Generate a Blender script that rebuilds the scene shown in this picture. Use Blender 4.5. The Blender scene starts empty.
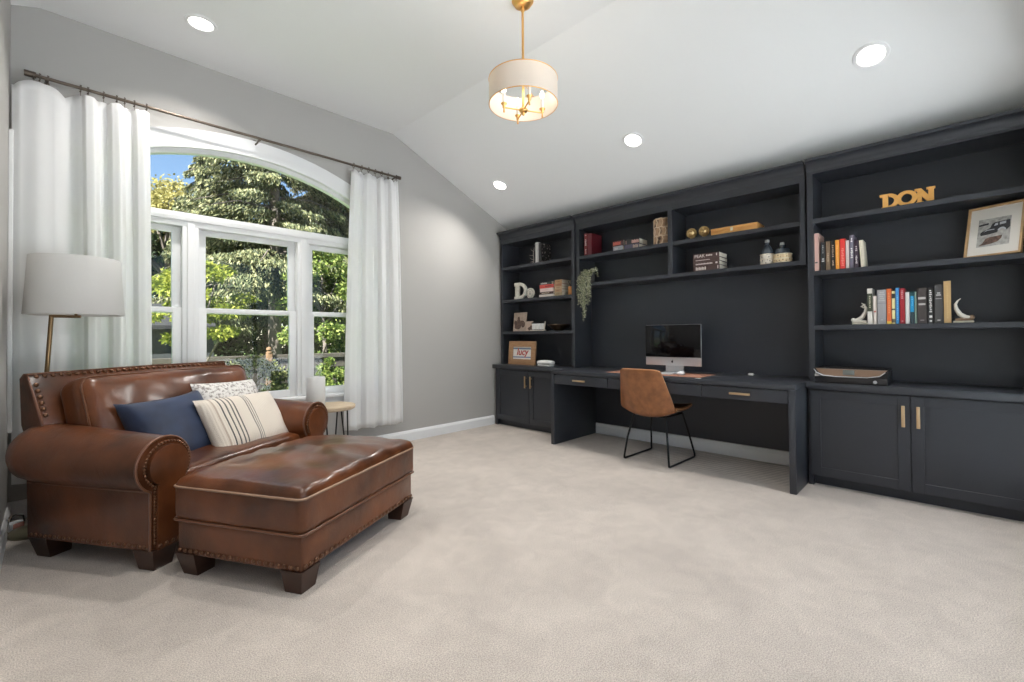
import bpy, bmesh, math, random
import numpy as np
from mathutils import Vector, Matrix, noise
PI = math.pi
random.seed(7)
rng = np.random.default_rng(11)
SC = bpy.context.scene
COL = SC.collection

# ------------------------------------------------------------------ camera
CAM_F, CAM_YAW, CAM_PITCH, CAM_ROLL, CAM_CX, CAM_CY = 449.42, 0.764972, 0.0120449, -0.0071649, 518.236, 330.611
def make_camera():
    f = Vector((math.cos(CAM_PITCH)*math.cos(CAM_YAW), math.cos(CAM_PITCH)*math.sin(CAM_YAW), math.sin(CAM_PITCH)))
    r = Vector((math.sin(CAM_YAW), -math.cos(CAM_YAW), 0)); u = r.cross(f)
    r2 = r*math.cos(CAM_ROLL) + u*math.sin(CAM_ROLL); u2 = -r*math.sin(CAM_ROLL) + u*math.cos(CAM_ROLL)
    cd = bpy.data.cameras.new('camera'); co = bpy.data.objects.new('camera', cd); COL.objects.link(co)
    cd.sensor_width = 36; cd.lens = CAM_F/1024*36
    cd.shift_x = -(CAM_CX-512)/1024; cd.shift_y = (CAM_CY-341)/1024
    cd.clip_start = 0.05; cd.clip_end = 300
    m = Matrix((r2, u2, -f)).transposed().to_4x4(); m.translation = (0, 0, 1.10)
    co.matrix_world = m; SC.camera = co
make_camera()

# ------------------------------------------------------------------ sky, sun, exposure
SC.view_settings.view_transform = 'Standard'
SC.view_settings.look = 'None'
SC.view_settings.gamma = 1.0
SC.view_settings.use_curve_mapping = False
SC.view_settings.exposure = 1.46
LAMP_W = 4.8
BULB_W = .18
def make_sky():
    w = bpy.data.worlds.new('sky'); SC.world = w; w.use_nodes = True
    nt = w.node_tree; nt.nodes.clear()
    sky = nt.nodes.new('ShaderNodeTexSky'); sky.sky_type = 'NISHITA'; sky.sun_disc = False
    sky.sun_elevation = math.radians(50); sky.sun_rotation = math.radians(254)
    sky.altitude = 200; sky.air_density = 1.0; sky.dust_density = 0.3; sky.ozone_density = 2.0
    bg = nt.nodes.new('ShaderNodeBackground'); bg.inputs['Strength'].default_value = 0.085
    out = nt.nodes.new('ShaderNodeOutputWorld')
    nt.links.new(sky.outputs[0], bg.inputs[0]); nt.links.new(bg.outputs[0], out.inputs[0])
    s = bpy.data.lights.new('sun', 'SUN'); s.energy = 10.5; s.angle = 0.009; s.color = (1, .97, .92)
    so = bpy.data.objects.new('sun', s); COL.objects.link(so)
    so.rotation_euler = Vector((0.68, 0.32, -0.72)).to_track_quat('-Z', 'Y').to_euler()
make_sky()

# ------------------------------------------------------------------ materials
MATS = {}
def mat(name, col=(.8, .8, .8), rough=.5, metal=0., bump=0., bscale=60., var=0., vscale=4., coat=0., spec=.5,
        trans=0., sheen=0., emit=None, estr=0., coords='Object', detail=3.):
    if name in MATS: return MATS[name]
    m = bpy.data.materials.new(name); m.use_nodes = True
    nt = m.node_tree; b = nt.nodes['Principled BSDF']; L = nt.links.new
    b.inputs['Base Color'].default_value = (*col, 1); b.inputs['Roughness'].default_value = rough
    b.inputs['Metallic'].default_value = metal; b.inputs['Specular IOR Level'].default_value = spec
    b.inputs['Coat Weight'].default_value = coat; b.inputs['Coat Roughness'].default_value = .15
    b.inputs['Sheen Weight'].default_value = sheen
    tc = nt.nodes.new('ShaderNodeTexCoord')
    if var:
        n = nt.nodes.new('ShaderNodeTexNoise'); n.inputs['Scale'].default_value = vscale; n.inputs['Detail'].default_value = 5
        L(tc.outputs[coords], n.inputs['Vector'])
        mr = nt.nodes.new('ShaderNodeMapRange'); mr.inputs[1].default_value = .3; mr.inputs[2].default_value = .7
        mr.inputs[3].default_value = 1-var; mr.inputs[4].default_value = 1+var
        L(n.outputs['Fac'], mr.inputs[0])
        mx = nt.nodes.new('ShaderNodeVectorMath'); mx.operation = 'SCALE'; mx.inputs[0].default_value = col
        L(mr.outputs[0], mx.inputs['Scale']); L(mx.outputs[0], b.inputs['Base Color'])
    if bump:
        n2 = nt.nodes.new('ShaderNodeTexNoise'); n2.inputs['Scale'].default_value = bscale; n2.inputs['Detail'].default_value = detail
        L(tc.outputs[coords], n2.inputs['Vector'])
        bp = nt.nodes.new('ShaderNodeBump'); bp.inputs['Strength'].default_value = bump; bp.inputs['Distance'].default_value = .01
        L(n2.outputs['Fac'], bp.inputs['Height']); L(bp.outputs[0], b.inputs['Normal'])
    if emit:
        b.inputs['Emission Color'].default_value = (*emit, 1); b.inputs['Emission Strength'].default_value = estr
    if trans:
        o = nt.nodes['Material Output']; tr = nt.nodes.new('ShaderNodeBsdfTranslucent'); tr.inputs[0].default_value = (*col, 1)
        mix = nt.nodes.new('ShaderNodeMixShader'); mix.inputs[0].default_value = trans
        L(b.outputs[0], mix.inputs[1]); L(tr.outputs[0], mix.inputs[2]); L(mix.outputs[0], o.inputs[0])
    MATS[name] = m
    return m

def mat_glass():
    m = bpy.data.materials.new('window_glass'); m.use_nodes = True; nt = m.node_tree; nt.nodes.clear()
    t = nt.nodes.new('ShaderNodeBsdfTransparent'); t.inputs[0].default_value = (.96, .98, .97, 1)
    g = nt.nodes.new('ShaderNodeBsdfGlossy'); g.inputs['Roughness'].default_value = .02
    f = nt.nodes.new('ShaderNodeFresnel'); f.inputs[0].default_value = 1.45
    sc = nt.nodes.new('ShaderNodeMath'); sc.operation = 'MULTIPLY'; sc.inputs[1].default_value = .5
    x = nt.nodes.new('ShaderNodeMixShader'); o = nt.nodes.new('ShaderNodeOutputMaterial')
    nt.links.new(f.outputs[0], sc.inputs[0]); nt.links.new(sc.outputs[0], x.inputs[0])
    nt.links.new(t.outputs[0], x.inputs[1]); nt.links.new(g.outputs[0], x.inputs[2]); nt.links.new(x.outputs[0], o.inputs[0])
    return m
GLASS = mat_glass()

def mat_ramp_island(name, cols, rough=.55, trans=.35):
    """leaves: every leaf takes its own tone"""
    m = bpy.data.materials.new(name); m.use_nodes = True; nt = m.node_tree; L = nt.links.new
    b = nt.nodes['Principled BSDF']; b.inputs['Roughness'].default_value = rough; b.inputs['Specular IOR Level'].default_value = .15
    g = nt.nodes.new('ShaderNodeNewGeometry'); r = nt.nodes.new('ShaderNodeValToRGB')
    r.color_ramp.interpolation = 'LINEAR'
    el = r.color_ramp.elements
    while len(el) < len(cols): el.new(.5)
    for i, c in enumerate(cols):
        el[i].position = i/(len(cols)-1); el[i].color = (*c, 1)
    L(g.outputs['Random Per Island'], r.inputs[0]); L(r.outputs[0], b.inputs['Base Color'])
    tr = nt.nodes.new('ShaderNodeBsdfTranslucent'); L(r.outputs[0], tr.inputs[0])
    mix = nt.nodes.new('ShaderNodeMixShader'); mix.inputs[0].default_value = trans
    L(b.outputs[0], mix.inputs[1]); L(tr.outputs[0], mix.inputs[2]); L(mix.outputs[0], nt.nodes['Material Output'].inputs[0])
    return m

def mat_carpet():
    m = bpy.data.materials.new('carpet'); m.use_nodes = True; nt = m.node_tree; L = nt.links.new
    b = nt.nodes['Principled BSDF']; b.inputs['Roughness'].default_value = 1; b.inputs['Specular IOR Level'].default_value = .1
    b.inputs['Sheen Weight'].default_value = .15
    tc = nt.nodes.new('ShaderNodeTexCoord')
    n1 = nt.nodes.new('ShaderNodeTexNoise'); n1.inputs['Scale'].default_value = 1.5; n1.inputs['Detail'].default_value = 6; n1.inputs['Distortion'].default_value = 1.0
    n2 = nt.nodes.new('ShaderNodeTexNoise'); n2.inputs['Scale'].default_value = 210; n2.inputs['Detail'].default_value = 2
    n3 = nt.nodes.new('ShaderNodeTexNoise'); n3.inputs['Scale'].default_value = 9; n3.inputs['Detail'].default_value = 4; n3.inputs['Distortion'].default_value = .8
    for n in (n1, n2, n3): L(tc.outputs['Object'], n.inputs['Vector'])
    def mr(src, a, c, lo=.35, hi=.65):
        q = nt.nodes.new('ShaderNodeMapRange'); q.inputs[1].default_value = lo; q.inputs[2].default_value = hi
        q.inputs[3].default_value = a; q.inputs[4].default_value = c; L(src, q.inputs[0]); return q.outputs[0]
    def mul(a, c):
        q = nt.nodes.new('ShaderNodeMath'); q.operation = 'MULTIPLY'; L(a, q.inputs[0])
        if isinstance(c, float): q.inputs[1].default_value = c
        else: L(c, q.inputs[1])
        return q.outputs[0]
    # brushed pile rows left under the desk
    w = nt.nodes.new('ShaderNodeTexWave'); w.wave_type = 'BANDS'; w.bands_direction = 'Y'; w.inputs['Scale'].default_value = 7.5
    w.inputs['Distortion'].default_value = 1.5; w.inputs['Detail'].default_value = 2
    mp = nt.nodes.new('ShaderNodeMapping'); mp.inputs['Rotation'].default_value = (0, 0, .35); L(tc.outputs['Object'], mp.inputs[0]); L(mp.outputs[0], w.inputs['Vector'])
    sx = nt.nodes.new('ShaderNodeSeparateXYZ'); L(tc.outputs['Object'], sx.inputs[0])
    mask = mr(sx.outputs[0], 0., 1., 3.62, 3.75)
    mk2 = mr(sx.outputs[1], 1., 0., 2.2, 2.7)
    mask = mul(mul(mask, mk2), mr(sx.outputs[1], 0., 1., .78, .80))
    wv = mr(w.outputs['Fac'], -.13, .13, 0, 1)
    wm = mul(mask, wv)
    fac = mul(mul(mr(n1.outputs['Fac'], .90, 1.05), mr(n2.outputs['Fac'], .74, 1.2)), mr(n3.outputs['Fac'], .94, 1.04))
    ad = nt.nodes.new('ShaderNodeMath'); ad.operation = 'ADD'; L(fac, ad.inputs[0]); L(wm, ad.inputs[1])
    sc = nt.nodes.new('ShaderNodeVectorMath'); sc.operation = 'SCALE'; sc.inputs[0].default_value = (.545, .483, .428)
    L(ad.outputs[0], sc.inputs['Scale']); L(sc.outputs[0], b.inputs['Base Color'])
    bp = nt.nodes.new('ShaderNodeBump'); bp.inputs['Strength'].default_value = .55; bp.inputs['Distance'].default_value = .012
    ad2 = nt.nodes.new('ShaderNodeMath'); ad2.operation = 'ADD'; L(n2.outputs['Fac'], ad2.inputs[0]); L(n3.outputs['Fac'], ad2.inputs[1])
    L(ad2.outputs[0], bp.inputs['Height']); L(bp.outputs[0], b.inputs['Normal'])
    return m

def mat_leather(name, dark, light, rough=.36, bump=.25, vs=3.2):
    m = bpy.data.materials.new(name); m.use_nodes = True; nt = m.node_tree; L = nt.links.new
    b = nt.nodes['Principled BSDF']
    tc = nt.nodes.new('ShaderNodeTexCoord')
    n1 = nt.nodes.new('ShaderNodeTexNoise'); n1.inputs['Scale'].default_value = vs; n1.inputs['Detail'].default_value = 6
    L(tc.outputs['Object'], n1.inputs['Vector'])
    r = nt.nodes.new('ShaderNodeValToRGB'); r.color_ramp.elements[0].position = .3; r.color_ramp.elements[1].position = .72
    r.color_ramp.elements[0].color = (*dark, 1); r.color_ramp.elements[1].color = (*light, 1)
    L(n1.outputs['Fac'], r.inputs[0]); L(r.outputs[0], b.inputs['Base Color'])
    rr = nt.nodes.new('ShaderNodeMapRange'); rr.inputs[3].default_value = rough-.08; rr.inputs[4].default_value = rough+.1
    L(n1.outputs['Fac'], rr.inputs[0]); L(rr.outputs[0], b.inputs['Roughness'])
    b.inputs['Coat Weight'].default_value = .7; b.inputs['Coat Roughness'].default_value = .22; b.inputs['Coat IOR'].default_value = 1.45; b.inputs['Specular IOR Level'].default_value = .2
    v = nt.nodes.new('ShaderNodeTexVoronoi'); v.inputs['Scale'].default_value = 190; L(tc.outputs['Object'], v.inputs['Vector'])
    n2 = nt.nodes.new('ShaderNodeTexNoise'); n2.inputs['Scale'].default_value = 13; n2.inputs['Detail'].default_value = 5; n2.inputs['Distortion'].default_value = .6
    L(tc.outputs['Object'], n2.inputs['Vector'])
    a = nt.nodes.new('ShaderNodeMath'); a.operation = 'MULTIPLY_ADD'; a.inputs[1].default_value = .12
    L(v.outputs['Distance'], a.inputs[0]); L(n2.outputs['Fac'], a.inputs[2])
    bp = nt.nodes.new('ShaderNodeBump'); bp.inputs['Strength'].default_value = bump; bp.inputs['Distance'].default_value = .012
    L(a.outputs[0], bp.inputs['Height']); L(bp.outputs[0], b.inputs['Normal'])
    return m

def mat_bands(name, base, stops, axis=0, rough=.9, bump=.4, bscale=220):
    """cloth with woven stripes along one of its own axes; stops = [(pos, colour)...]"""
    m = bpy.data.materials.new(name); m.use_nodes = True; nt = m.node_tree; L = nt.links.new
    b = nt.nodes['Principled BSDF']; b.inputs['Roughness'].default_value = rough; b.inputs['Sheen Weight'].default_value = .2
    tc = nt.nodes.new('ShaderNodeTexCoord'); sx = nt.nodes.new('ShaderNodeSeparateXYZ'); L(tc.outputs['Generated'], sx.inputs[0])
    r = nt.nodes.new('ShaderNodeValToRGB'); r.color_ramp.interpolation = 'CONSTANT'
    r.color_ramp.elements[0].color = (*base, 1); r.color_ramp.elements[0].position = 0
    r.color_ramp.elements.remove(r.color_ramp.elements[1])
    for p, c in stops:
        e = r.color_ramp.elements.new(p); e.color = (*c, 1)
    L(sx.outputs[axis], r.inputs[0])
    w = nt.nodes.new('ShaderNodeTexWave'); w.bands_direction = 'X'; w.inputs['Scale'].default_value = 14
    L(tc.outputs['Generated'], w.inputs['Vector'])
    L(r.outputs[0], b.inputs['Base Color'])
    n = nt.nodes.new('ShaderNodeTexNoise'); n.inputs['Scale'].default_value = bscale; L(tc.outputs['Object'], n.inputs['Vector'])
    ad = nt.nodes.new('ShaderNodeMath'); ad.operation = 'MULTIPLY_ADD'; ad.inputs[1].default_value = .5
    L(w.outputs['Fac'], ad.inputs[0]); L(n.outputs['Fac'], ad.inputs[2])
    bp = nt.nodes.new('ShaderNodeBump'); bp.inputs['Strength'].default_value = bump; bp.inputs['Distance'].default_value = .006
    L(ad.outputs[0], bp.inputs['Height']); L(bp.outputs[0], b.inputs['Normal'])
    return m

def mat_mottle(name, c1, c2, scale, rough=.8, bump=.3, kind='noise', lo=.42, hi=.58, stretch=(1, 1, 1)):
    m = bpy.data.materials.new(name); m.use_nodes = True; nt = m.node_tree; L = nt.links.new
    b = nt.nodes['Principled BSDF']; b.inputs['Roughness'].default_value = rough
    tc = nt.nodes.new('ShaderNodeTexCoord'); mp = nt.nodes.new('ShaderNodeMapping'); mp.inputs['Scale'].default_value = stretch
    L(tc.outputs['Object'], mp.inputs[0])
    if kind == 'noise':
        n = nt.nodes.new('ShaderNodeTexNoise'); n.inputs['Detail'].default_value = 4; o = 'Fac'
    else:
        n = nt.nodes.new('ShaderNodeTexVoronoi'); o = 'Distance'
    n.inputs['Scale'].default_value = scale; L(mp.outputs[0], n.inputs['Vector'])
    r = nt.nodes.new('ShaderNodeValToRGB'); r.color_ramp.elements[0].position = lo; r.color_ramp.elements[1].position = hi
    r.color_ramp.elements[0].color = (*c1, 1); r.color_ramp.elements[1].color = (*c2, 1)
    L(n.outputs[o], r.inputs[0]); L(r.outputs[0], b.inputs['Base Color'])
    bp = nt.nodes.new('ShaderNodeBump'); bp.inputs['Strength'].default_value = bump; bp.inputs['Distance'].default_value = .01
    L(n.outputs[o], bp.inputs['Height']); L(bp.outputs[0], b.inputs['Normal'])
    return m

M_CARPET = mat_carpet()
M_WALL = mat('wall_paint', (.43, .415, .395), .75, bump=.04, bscale=220)
M_CEIL = mat('ceiling_paint', (.86, .86, .855), .85, bump=.03, bscale=200)
M_TRIM = mat('white_trim_paint', (.80, .80, .80), .35)
M_CAB = mat('charcoal_cabinet_paint', (.031, .034, .042), .38, bump=.015, bscale=300)
M_CABIN = mat('charcoal_panel_paint', (.031, .035, .045), .42)
M_BRASSH = mat('brushed_brass', (.62, .45, .27), .32, metal=.9)
M_LEATHER = mat_leather('brown_leather', (.040, .0125, .0045), (.190, .058, .0185))
M_TAN = mat_leather('tan_leather', (.19, .072, .026), (.32, .125, .046), rough=.45, bump=.15, vs=15)
M_MAT = mat('tan_desk_mat_leather', (.42, .20, .13), .5, var=.08)
M_DWOOD = mat('dark_stained_wood', (.040, .015, .008), .4, var=.2, vscale=10)
M_NAIL = mat('antique_nailhead_metal', (.17, .085, .05), .3, metal=.85)
M_PIPE = mat('leather_piping', (.15, .058, .028), .32, coat=.3)
M_CURT = mat('white_curtain_linen', (.94, .935, .93), .9, trans=.4, bump=.05, bscale=500)
M_BRONZE = mat('bronze_rod_metal', (.135, .108, .085), .4, metal=.8)
M_ABRASS = mat('antique_brass_lamp', (.26, .165, .085), .35, metal=.9)
M_SHADE = mat('lamp_shade_linen', (.84, .825, .80), .9, trans=.25, bump=.1, bscale=500)
M_BLACK = mat('black_metal', (.012, .012, .013), .4, metal=.4)
M_GOLD = mat('satin_gold', (.85, .49, .17), .35, metal=.9)
M_PSHADE = mat('pendant_shade_linen', (.80, .735, .66), .9, trans=.35, bump=.06, bscale=600)
M_OLIVE = mat('olive_lamp_base', (.17, .155, .10), .35, metal=.3)
M_WOODTOP = mat_mottle('pale_wood_top', (.42, .31, .20), (.60, .48, .34), 6, rough=.5, bump=.05, lo=.3, hi=.7, stretch=(1, 12, 1))
M_WHITE = mat('matte_white_ceramic', (.70, .69, .67), .6)
M_PAPER = mat('book_pages', (.72, .66, .55), .9)

# ------------------------------------------------------------------ mesh builder
class B:
    def __init__(s): s.bm = bmesh.new()
    def add(s, verts, faces, M=None):
        vs = [s.bm.verts.new((M @ Vector(v)) if M is not None else Vector(v)) for v in verts]
        for f in faces:
            try: s.bm.faces.new([vs[i] for i in f])
            except ValueError: pass
        return s
    def merge(s, bm, M=None):
        if M is not None: bmesh.ops.transform(bm, matrix=M, verts=bm.verts)
        me = bpy.data.meshes.new('tmp'); bm.to_mesh(me); bm.free(); s.bm.from_mesh(me); bpy.data.meshes.remove(me); return s
    def box(s, x0, x1, y0, y1, z0, z1, bev=0., M=None, seg=2):
        t = bmesh.new(); bmesh.ops.create_cube(t, size=1)
        bmesh.ops.transform(t, matrix=Matrix.Translation(((x0+x1)/2, (y0+y1)/2, (z0+z1)/2)) @ Matrix.Diagonal((abs(x1-x0), abs(y1-y0), abs(z1-z0), 1)), verts=t.verts)
        if bev: bmesh.ops.bevel(t, geom=t.edges[:], offset=bev, segments=seg, profile=.5, affect='EDGES', clamp_overlap=True)
        return s.merge(t, M)
    def prism(s, poly, h0, h1, axis='z', bev=0., M=None):
        """polygon in the two other axes (xy / xz / yz), extruded along axis"""
        def P(a, b, h): return {'z': (a, b, h), 'y': (a, h, b), 'x': (h, a, b)}[axis]
        t = bmesh.new(); n = len(poly)
        lo = [t.verts.new(P(a, b, h0)) for a, b in poly]; hi = [t.verts.new(P(a, b, h1)) for a, b in poly]
        t.faces.new(lo); t.faces.new(hi)
        for i in range(n): t.faces.new((lo[i], lo[(i+1) % n], hi[(i+1) % n], hi[i]))
        bmesh.ops.recalc_face_normals(t, faces=t.faces)
        if bev:
            e = [e for e in t.edges if all(len(f.verts) == 4 for f in e.link_faces) is False]
            bmesh.ops.bevel(t, geom=e, offset=bev, segments=2, profile=.5, affect='EDGES', clamp_overlap=True)
        return s.merge(t, M)
    def lathe(s, prof, n=24, c=(0, 0, 0), M=None, cap=True):
        t = bmesh.new(); rings = []
        for r, z in prof:
            rings.append([t.verts.new((c[0]+r*math.cos(2*PI*i/n), c[1]+r*math.sin(2*PI*i/n), c[2]+z)) for i in range(n)])
        for a, b in zip(rings, rings[1:]):
            for i in range(n): t.faces.new((a[i], a[(i+1) % n], b[(i+1) % n], b[i]))
        if cap:
            t.faces.new(rings[0]); t.faces.new(rings[-1])
        bmesh.ops.remove_doubles(t, verts=t.verts, dist=1e-6)
        bmesh.ops.recalc_face_normals(t, faces=t.faces)
        return s.merge(t, M)
    def tube(s, pts, r, n=8, M=None, closed=False):
        P = [Vector(p) for p in pts]; N = len(P)
        rad = r if isinstance(r, (list, tuple)) else [r]*N
        t = bmesh.new(); rings = []; prev = None
        for i, p in enumerate(P):
            if closed: d = P[(i+1) % N]-P[i-1]
            else: d = (P[min(i+1, N-1)]-P[max(i-1, 0)])
            d.normalize()
            if prev is None:
                a = d.orthogonal().normalized()
            else:
                a = (prev - d*prev.dot(d))
                a = a.normalized() if a.length > 1e-6 else d.orthogonal().normalized()
            prev = a; b = d.cross(a)
            rings.append([t.verts.new(p + (a*math.cos(2*PI*k/n)+b*math.sin(2*PI*k/n))*rad[i]) for k in range(n)])
        pr = list(zip(rings, rings[1:])) + ([(rings[-1], rings[0])] if closed else [])
        for a, b in pr:
            for k in range(n): t.faces.new((a[k], a[(k+1) % n], b[(k+1) % n], b[k]))
        if not closed: t.faces.new(rings[0]); t.faces.new(rings[-1])
        bmesh.ops.recalc_face_normals(t, faces=t.faces)
        return s.merge(t, M)
    def ball(s, c, r, M=None, seg=12, sq=(1, 1, 1)):
        t = bmesh.new(); bmesh.ops.create_uvsphere(t, u_segments=seg, v_segments=max(6, seg*2//3), radius=r)
        bmesh.ops.transform(t, matrix=Matrix.Translation(c) @ Matrix.Diagonal((*sq, 1)), verts=t.verts)
        return s.merge(t, M)
    def grid(s, nu, nv, fn, M=None, closed_u=False):
        t = bmesh.new()
        V = [[t.verts.new(fn(i/(nu-1), j/(nv-1))) for j in range(nv)] for i in range(nu)]
        for i in range(nu-1):
            for j in range(nv-1): t.faces.new((V[i][j], V[i+1][j], V[i+1][j+1], V[i][j+1]))
        return s.merge(t, M)
    def build(s, name, m, parent=None, smooth=40, mods=None):
        me = bpy.data.meshes.new(name); s.bm.to_mesh(me); s.bm.free()
        me.materials.append(m)
        if smooth:
            me.shade_smooth(); me.set_sharp_from_angle(angle=math.radians(smooth))
        o = bpy.data.objects.new(name, me); COL.objects.link(o)
        if parent is not None: o.parent = parent
        if mods: mods(o)
        return o

def thing(name, label, cat, loc=(0, 0, 0), rz=0., group=None):
    o = bpy.data.objects.new(name, None); COL.objects.link(o); o.empty_display_size = .1
    o.location = loc; o.rotation_euler = (0, 0, rz); return tag(o, label, cat, group)
def tag(o, label, cat, group=None):
    o['label'] = label; o['category'] = cat
    if group: o['group'] = group
    return o
def structure(o, label=None, cat=None):
    o['kind'] = 'structure'
    if label: o['label'] = label
    if cat: o['category'] = cat
    return o
def lab(o, label): o['label'] = label; return o

def rounded(dx, dy, dz, r, puff=0., n=14, wr=0., seed=0., bot=False, pe=.6):
    """soft cushion block centred on the origin: rounded edges, crowned top, faint creases"""
    t = bmesh.new(); bmesh.ops.create_cube(t, size=2)
    bmesh.ops.subdivide_edges(t, edges=t.edges[:], cuts=n, use_grid_fill=True)
    H = Vector((dx/2, dy/2, dz/2))
    for v in t.verts:
        q = Vector(); o = Vector()
        for k in range(3):
            c = v.co[k]; lim = H[k]-r; a = abs(c); sg = 1 if c > 0 else -1
            if a <= .7: q[k] = c/.7*lim; o[k] = 0
            else: q[k] = sg*lim; o[k] = sg*(a-.7)/.3
        if o.length > 0: o.normalize()
        p = q+o*r
        if puff and (p.z > 0 or bot):
            fx = max(0, 1-(p.x/H.x)**2); fy = max(0, 1-(p.y/H.y)**2)
            p.z += puff*(fx*fy)**pe*(p.z/H.z)
        if wr:
            d = noise.noise(Vector((p.x*9+seed, p.y*5, p.z*7)))+.5*noise.noise(Vector((p.x*21+seed, p.y*13, p.z*16)))
            p += Vector((o.x*.4, o.y*.4, o.z if o.length else 1))*wr*d
        v.co = p
    bmesh.ops.recalc_face_normals(t, faces=t.faces)
    return t

def text_bm(s, size, depth, align='CENTER', shear=0., bold=0.):
    c = bpy.data.curves.new('t', 'FONT'); c.body = s; c.size = size; c.extrude = depth; c.align_x = align; c.shear = shear; c.offset = bold
    o = bpy.data.objects.new('t', c); COL.objects.link(o)
    me = bpy.data.meshes.new_from_object(o.evaluated_get(bpy.context.evaluated_depsgraph_get()))
    t = bmesh.new(); t.from_mesh(me)
    bpy.data.objects.remove(o); bpy.data.curves.remove(c); bpy.data.meshes.remove(me)
    return t

def M_from(origin, X, Y, Z):
    m = Matrix((X, Y, Z)).transposed().to_4x4(); m.translation = origin; return m
# faces the room from the cabinet wall: local x runs to the viewer's right (-y), local y up, local z towards the room (-x)
def face_M(x, y, z): return M_from(Vector((x, y, z)), Vector((0, -1, 0)), Vector((0, 0, 1)), Vector((-1, 0, 0)))

# ------------------------------------------------------------------ room shell
WX0, WX1, WY0, WY1 = -.175, 4.285, -.42, 4.14
ZF, XK0, XK1 = 3.205, -.05, 2.457
SLOPE = .4326
ZE = ZF-SLOPE*(WX1-XK1)
structure(B().box(WX0-.2, WX1+.2, WY0-.2, WY1+.2, -.15, 0).build('floor', M_CARPET, smooth=0), 'pale beige cut pile carpet with brushed marks covering the room', 'carpet')
ZL = ZF-.35*(XK0-WX0)
prof = [(WX0-.2, ZL), (WX0, ZL), (XK0, ZF), (XK1, ZF), (WX1, ZE), (WX1+.2, ZE), (WX1+.2, 3.6), (WX0-.2, 3.6)]
structure(B().prism(prof, WY0-.2, WY1+.2, 'y').build('ceiling', M_CEIL, smooth=0), 'white vaulted ceiling with a flat middle sloping down to the cabinets', 'ceiling')
structure(B().box(WX0-.2, WX0, WY0-.2, WY1+.2, 0, 3.3).build('wall_left', M_WALL, smooth=0), 'narrow sliver of grey wall at the corner', 'wall')
structure(B().box(WX1, WX1+.2, WY0-.2, WY1+.2, 0, ZE+.1).build('wall_right', M_WALL, smooth=0), 'wall behind the built-in cabinets', 'wall')
RX0, RX1, RZ0, RZ1 = .05, 3.75, .12, 2.45
wr_ = B(); wr_.box(WX0-.2, RX0, WY0-.2, WY0, 0, 3.4); wr_.box(RX1, WX1+.2, WY0-.2, WY0, 0, 3.4); wr_.box(RX0, RX1, WY0-.2, WY0, 0, RZ0); wr_.box(RX0, RX1, WY0-.2, WY0, RZ1, 3.4)
structure(wr_.build('wall_rear', M_WALL, smooth=0), 'grey rear wall with an added wide window, unseen', 'wall')
w2 = structure(thing('added_window_2', 'added wide white window, unseen, in the wall opposite the arched one', 'window'))  # window added out of view to bring in daylight from behind the camera
q = B()
for a_, c_ in ((RX0, RX0+.05), (RX1-.05, RX1), (1.26, 1.315), (2.485, 2.54)): q.box(a_, c_, WY0-.12, WY0-.04, RZ0, RZ1, .004)
q.box(RX0, RX1, WY0-.12, WY0-.04, RZ0, RZ0+.05, .004); q.box(RX0, RX1, WY0-.12, WY0-.04, RZ1-.05, RZ1, .004)
q.build('frame', M_TRIM, w2, smooth=30)
for a_, c_ in ((RX0+.045, 1.265), (1.31, 2.49), (2.535, RX1-.045)): B().box(a_, c_, WY0-.085, WY0-.079, RZ0+.045, RZ1-.045).build('pane', GLASS, w2, smooth=0)
structure(B().box(-14, 18, -22, WY0-.2, -.35, -.12).build('added_patio', mat('pale_bounce_paving', (.82, .86, .93), .85, var=.08, vscale=2), smooth=0), 'added pale patio, unseen, bouncing sunlight into the room', 'patio')  # patio added out of view, pale to bounce sunlight up to the ceiling
structure(B().box(WX0-3.2, WX1+.6, WY0-2.0, WY0-.2, 2.75, 2.9).build('roof', M_TRIM, smooth=0), 'added white eave, unseen, keeping sun out of the rear window', 'roof')  # eave added out of view to block direct sun at the rear window
# window wall with an arched opening
XC, ZCA = 1.15, .56
OX0, OX1, OZ0, ORAD = .02, 2.28, .57, 2.09
def arc(r, x0, x1, n=24):
    return [(x0+(x1-x0)*i/n, ZCA+math.sqrt(r*r-(x0+(x1-x0)*i/n-XC)**2)) for i in range(n+1)]
wb = B()
wb.box(WX0-.2, OX0, WY1, WY1+.2, 0, 3.4); wb.box(OX1, WX1+.2, WY1, WY1+.2, 0, 3.4); wb.box(OX0, OX1, WY1, WY1+.2, 0, OZ0)
a = arc(ORAD, OX0, OX1)
wb.prism([(OX0, 3.4)]+a+[(OX1, 3.4)], WY1, WY1+.2, 'y')
structure(wb.build('wall_back', M_WALL, smooth=0), 'grey wall around the arched window', 'wall')

def baseboard(name, label, x0, x1, y0, y1, nx, ny):
    b = B()
    if ny: prof_ = [(0, 0), (ny*.016, 0), (ny*.016, .085), (ny*.006, .108), (0, .112)]; b.prism([(y0+p, q) for p, q in prof_], x0, x1, 'x')
    else: prof_ = [(0, 0), (nx*.016, 0), (nx*.016, .085), (nx*.006, .108), (0, .112)]; b.prism([(x0+p, q) for p, q in prof_], y0, y1, 'y')
    return structure(b.build(name, M_TRIM, smooth=0), label, 'baseboard')
baseboard('baseboard_back', 'white baseboard along the window wall', WX0, 3.86, WY1, WY1, 0, -1)
baseboard('baseboard_left', 'white baseboard along the left wall', WX0, WX0, WY0, WY1-.017, 1, 0)
baseboard('baseboard_right', 'white baseboard seen under the desk', WX1, WX1, .80, 2.90, -1, 0)
structure(B().box(WX0, WX0+.02, 4.0, 4.085, .55, 2.35, .004).build('trim_1', M_TRIM, smooth=0), 'pale vertical strip of trim on the left wall by the curtain', 'trim')

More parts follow.
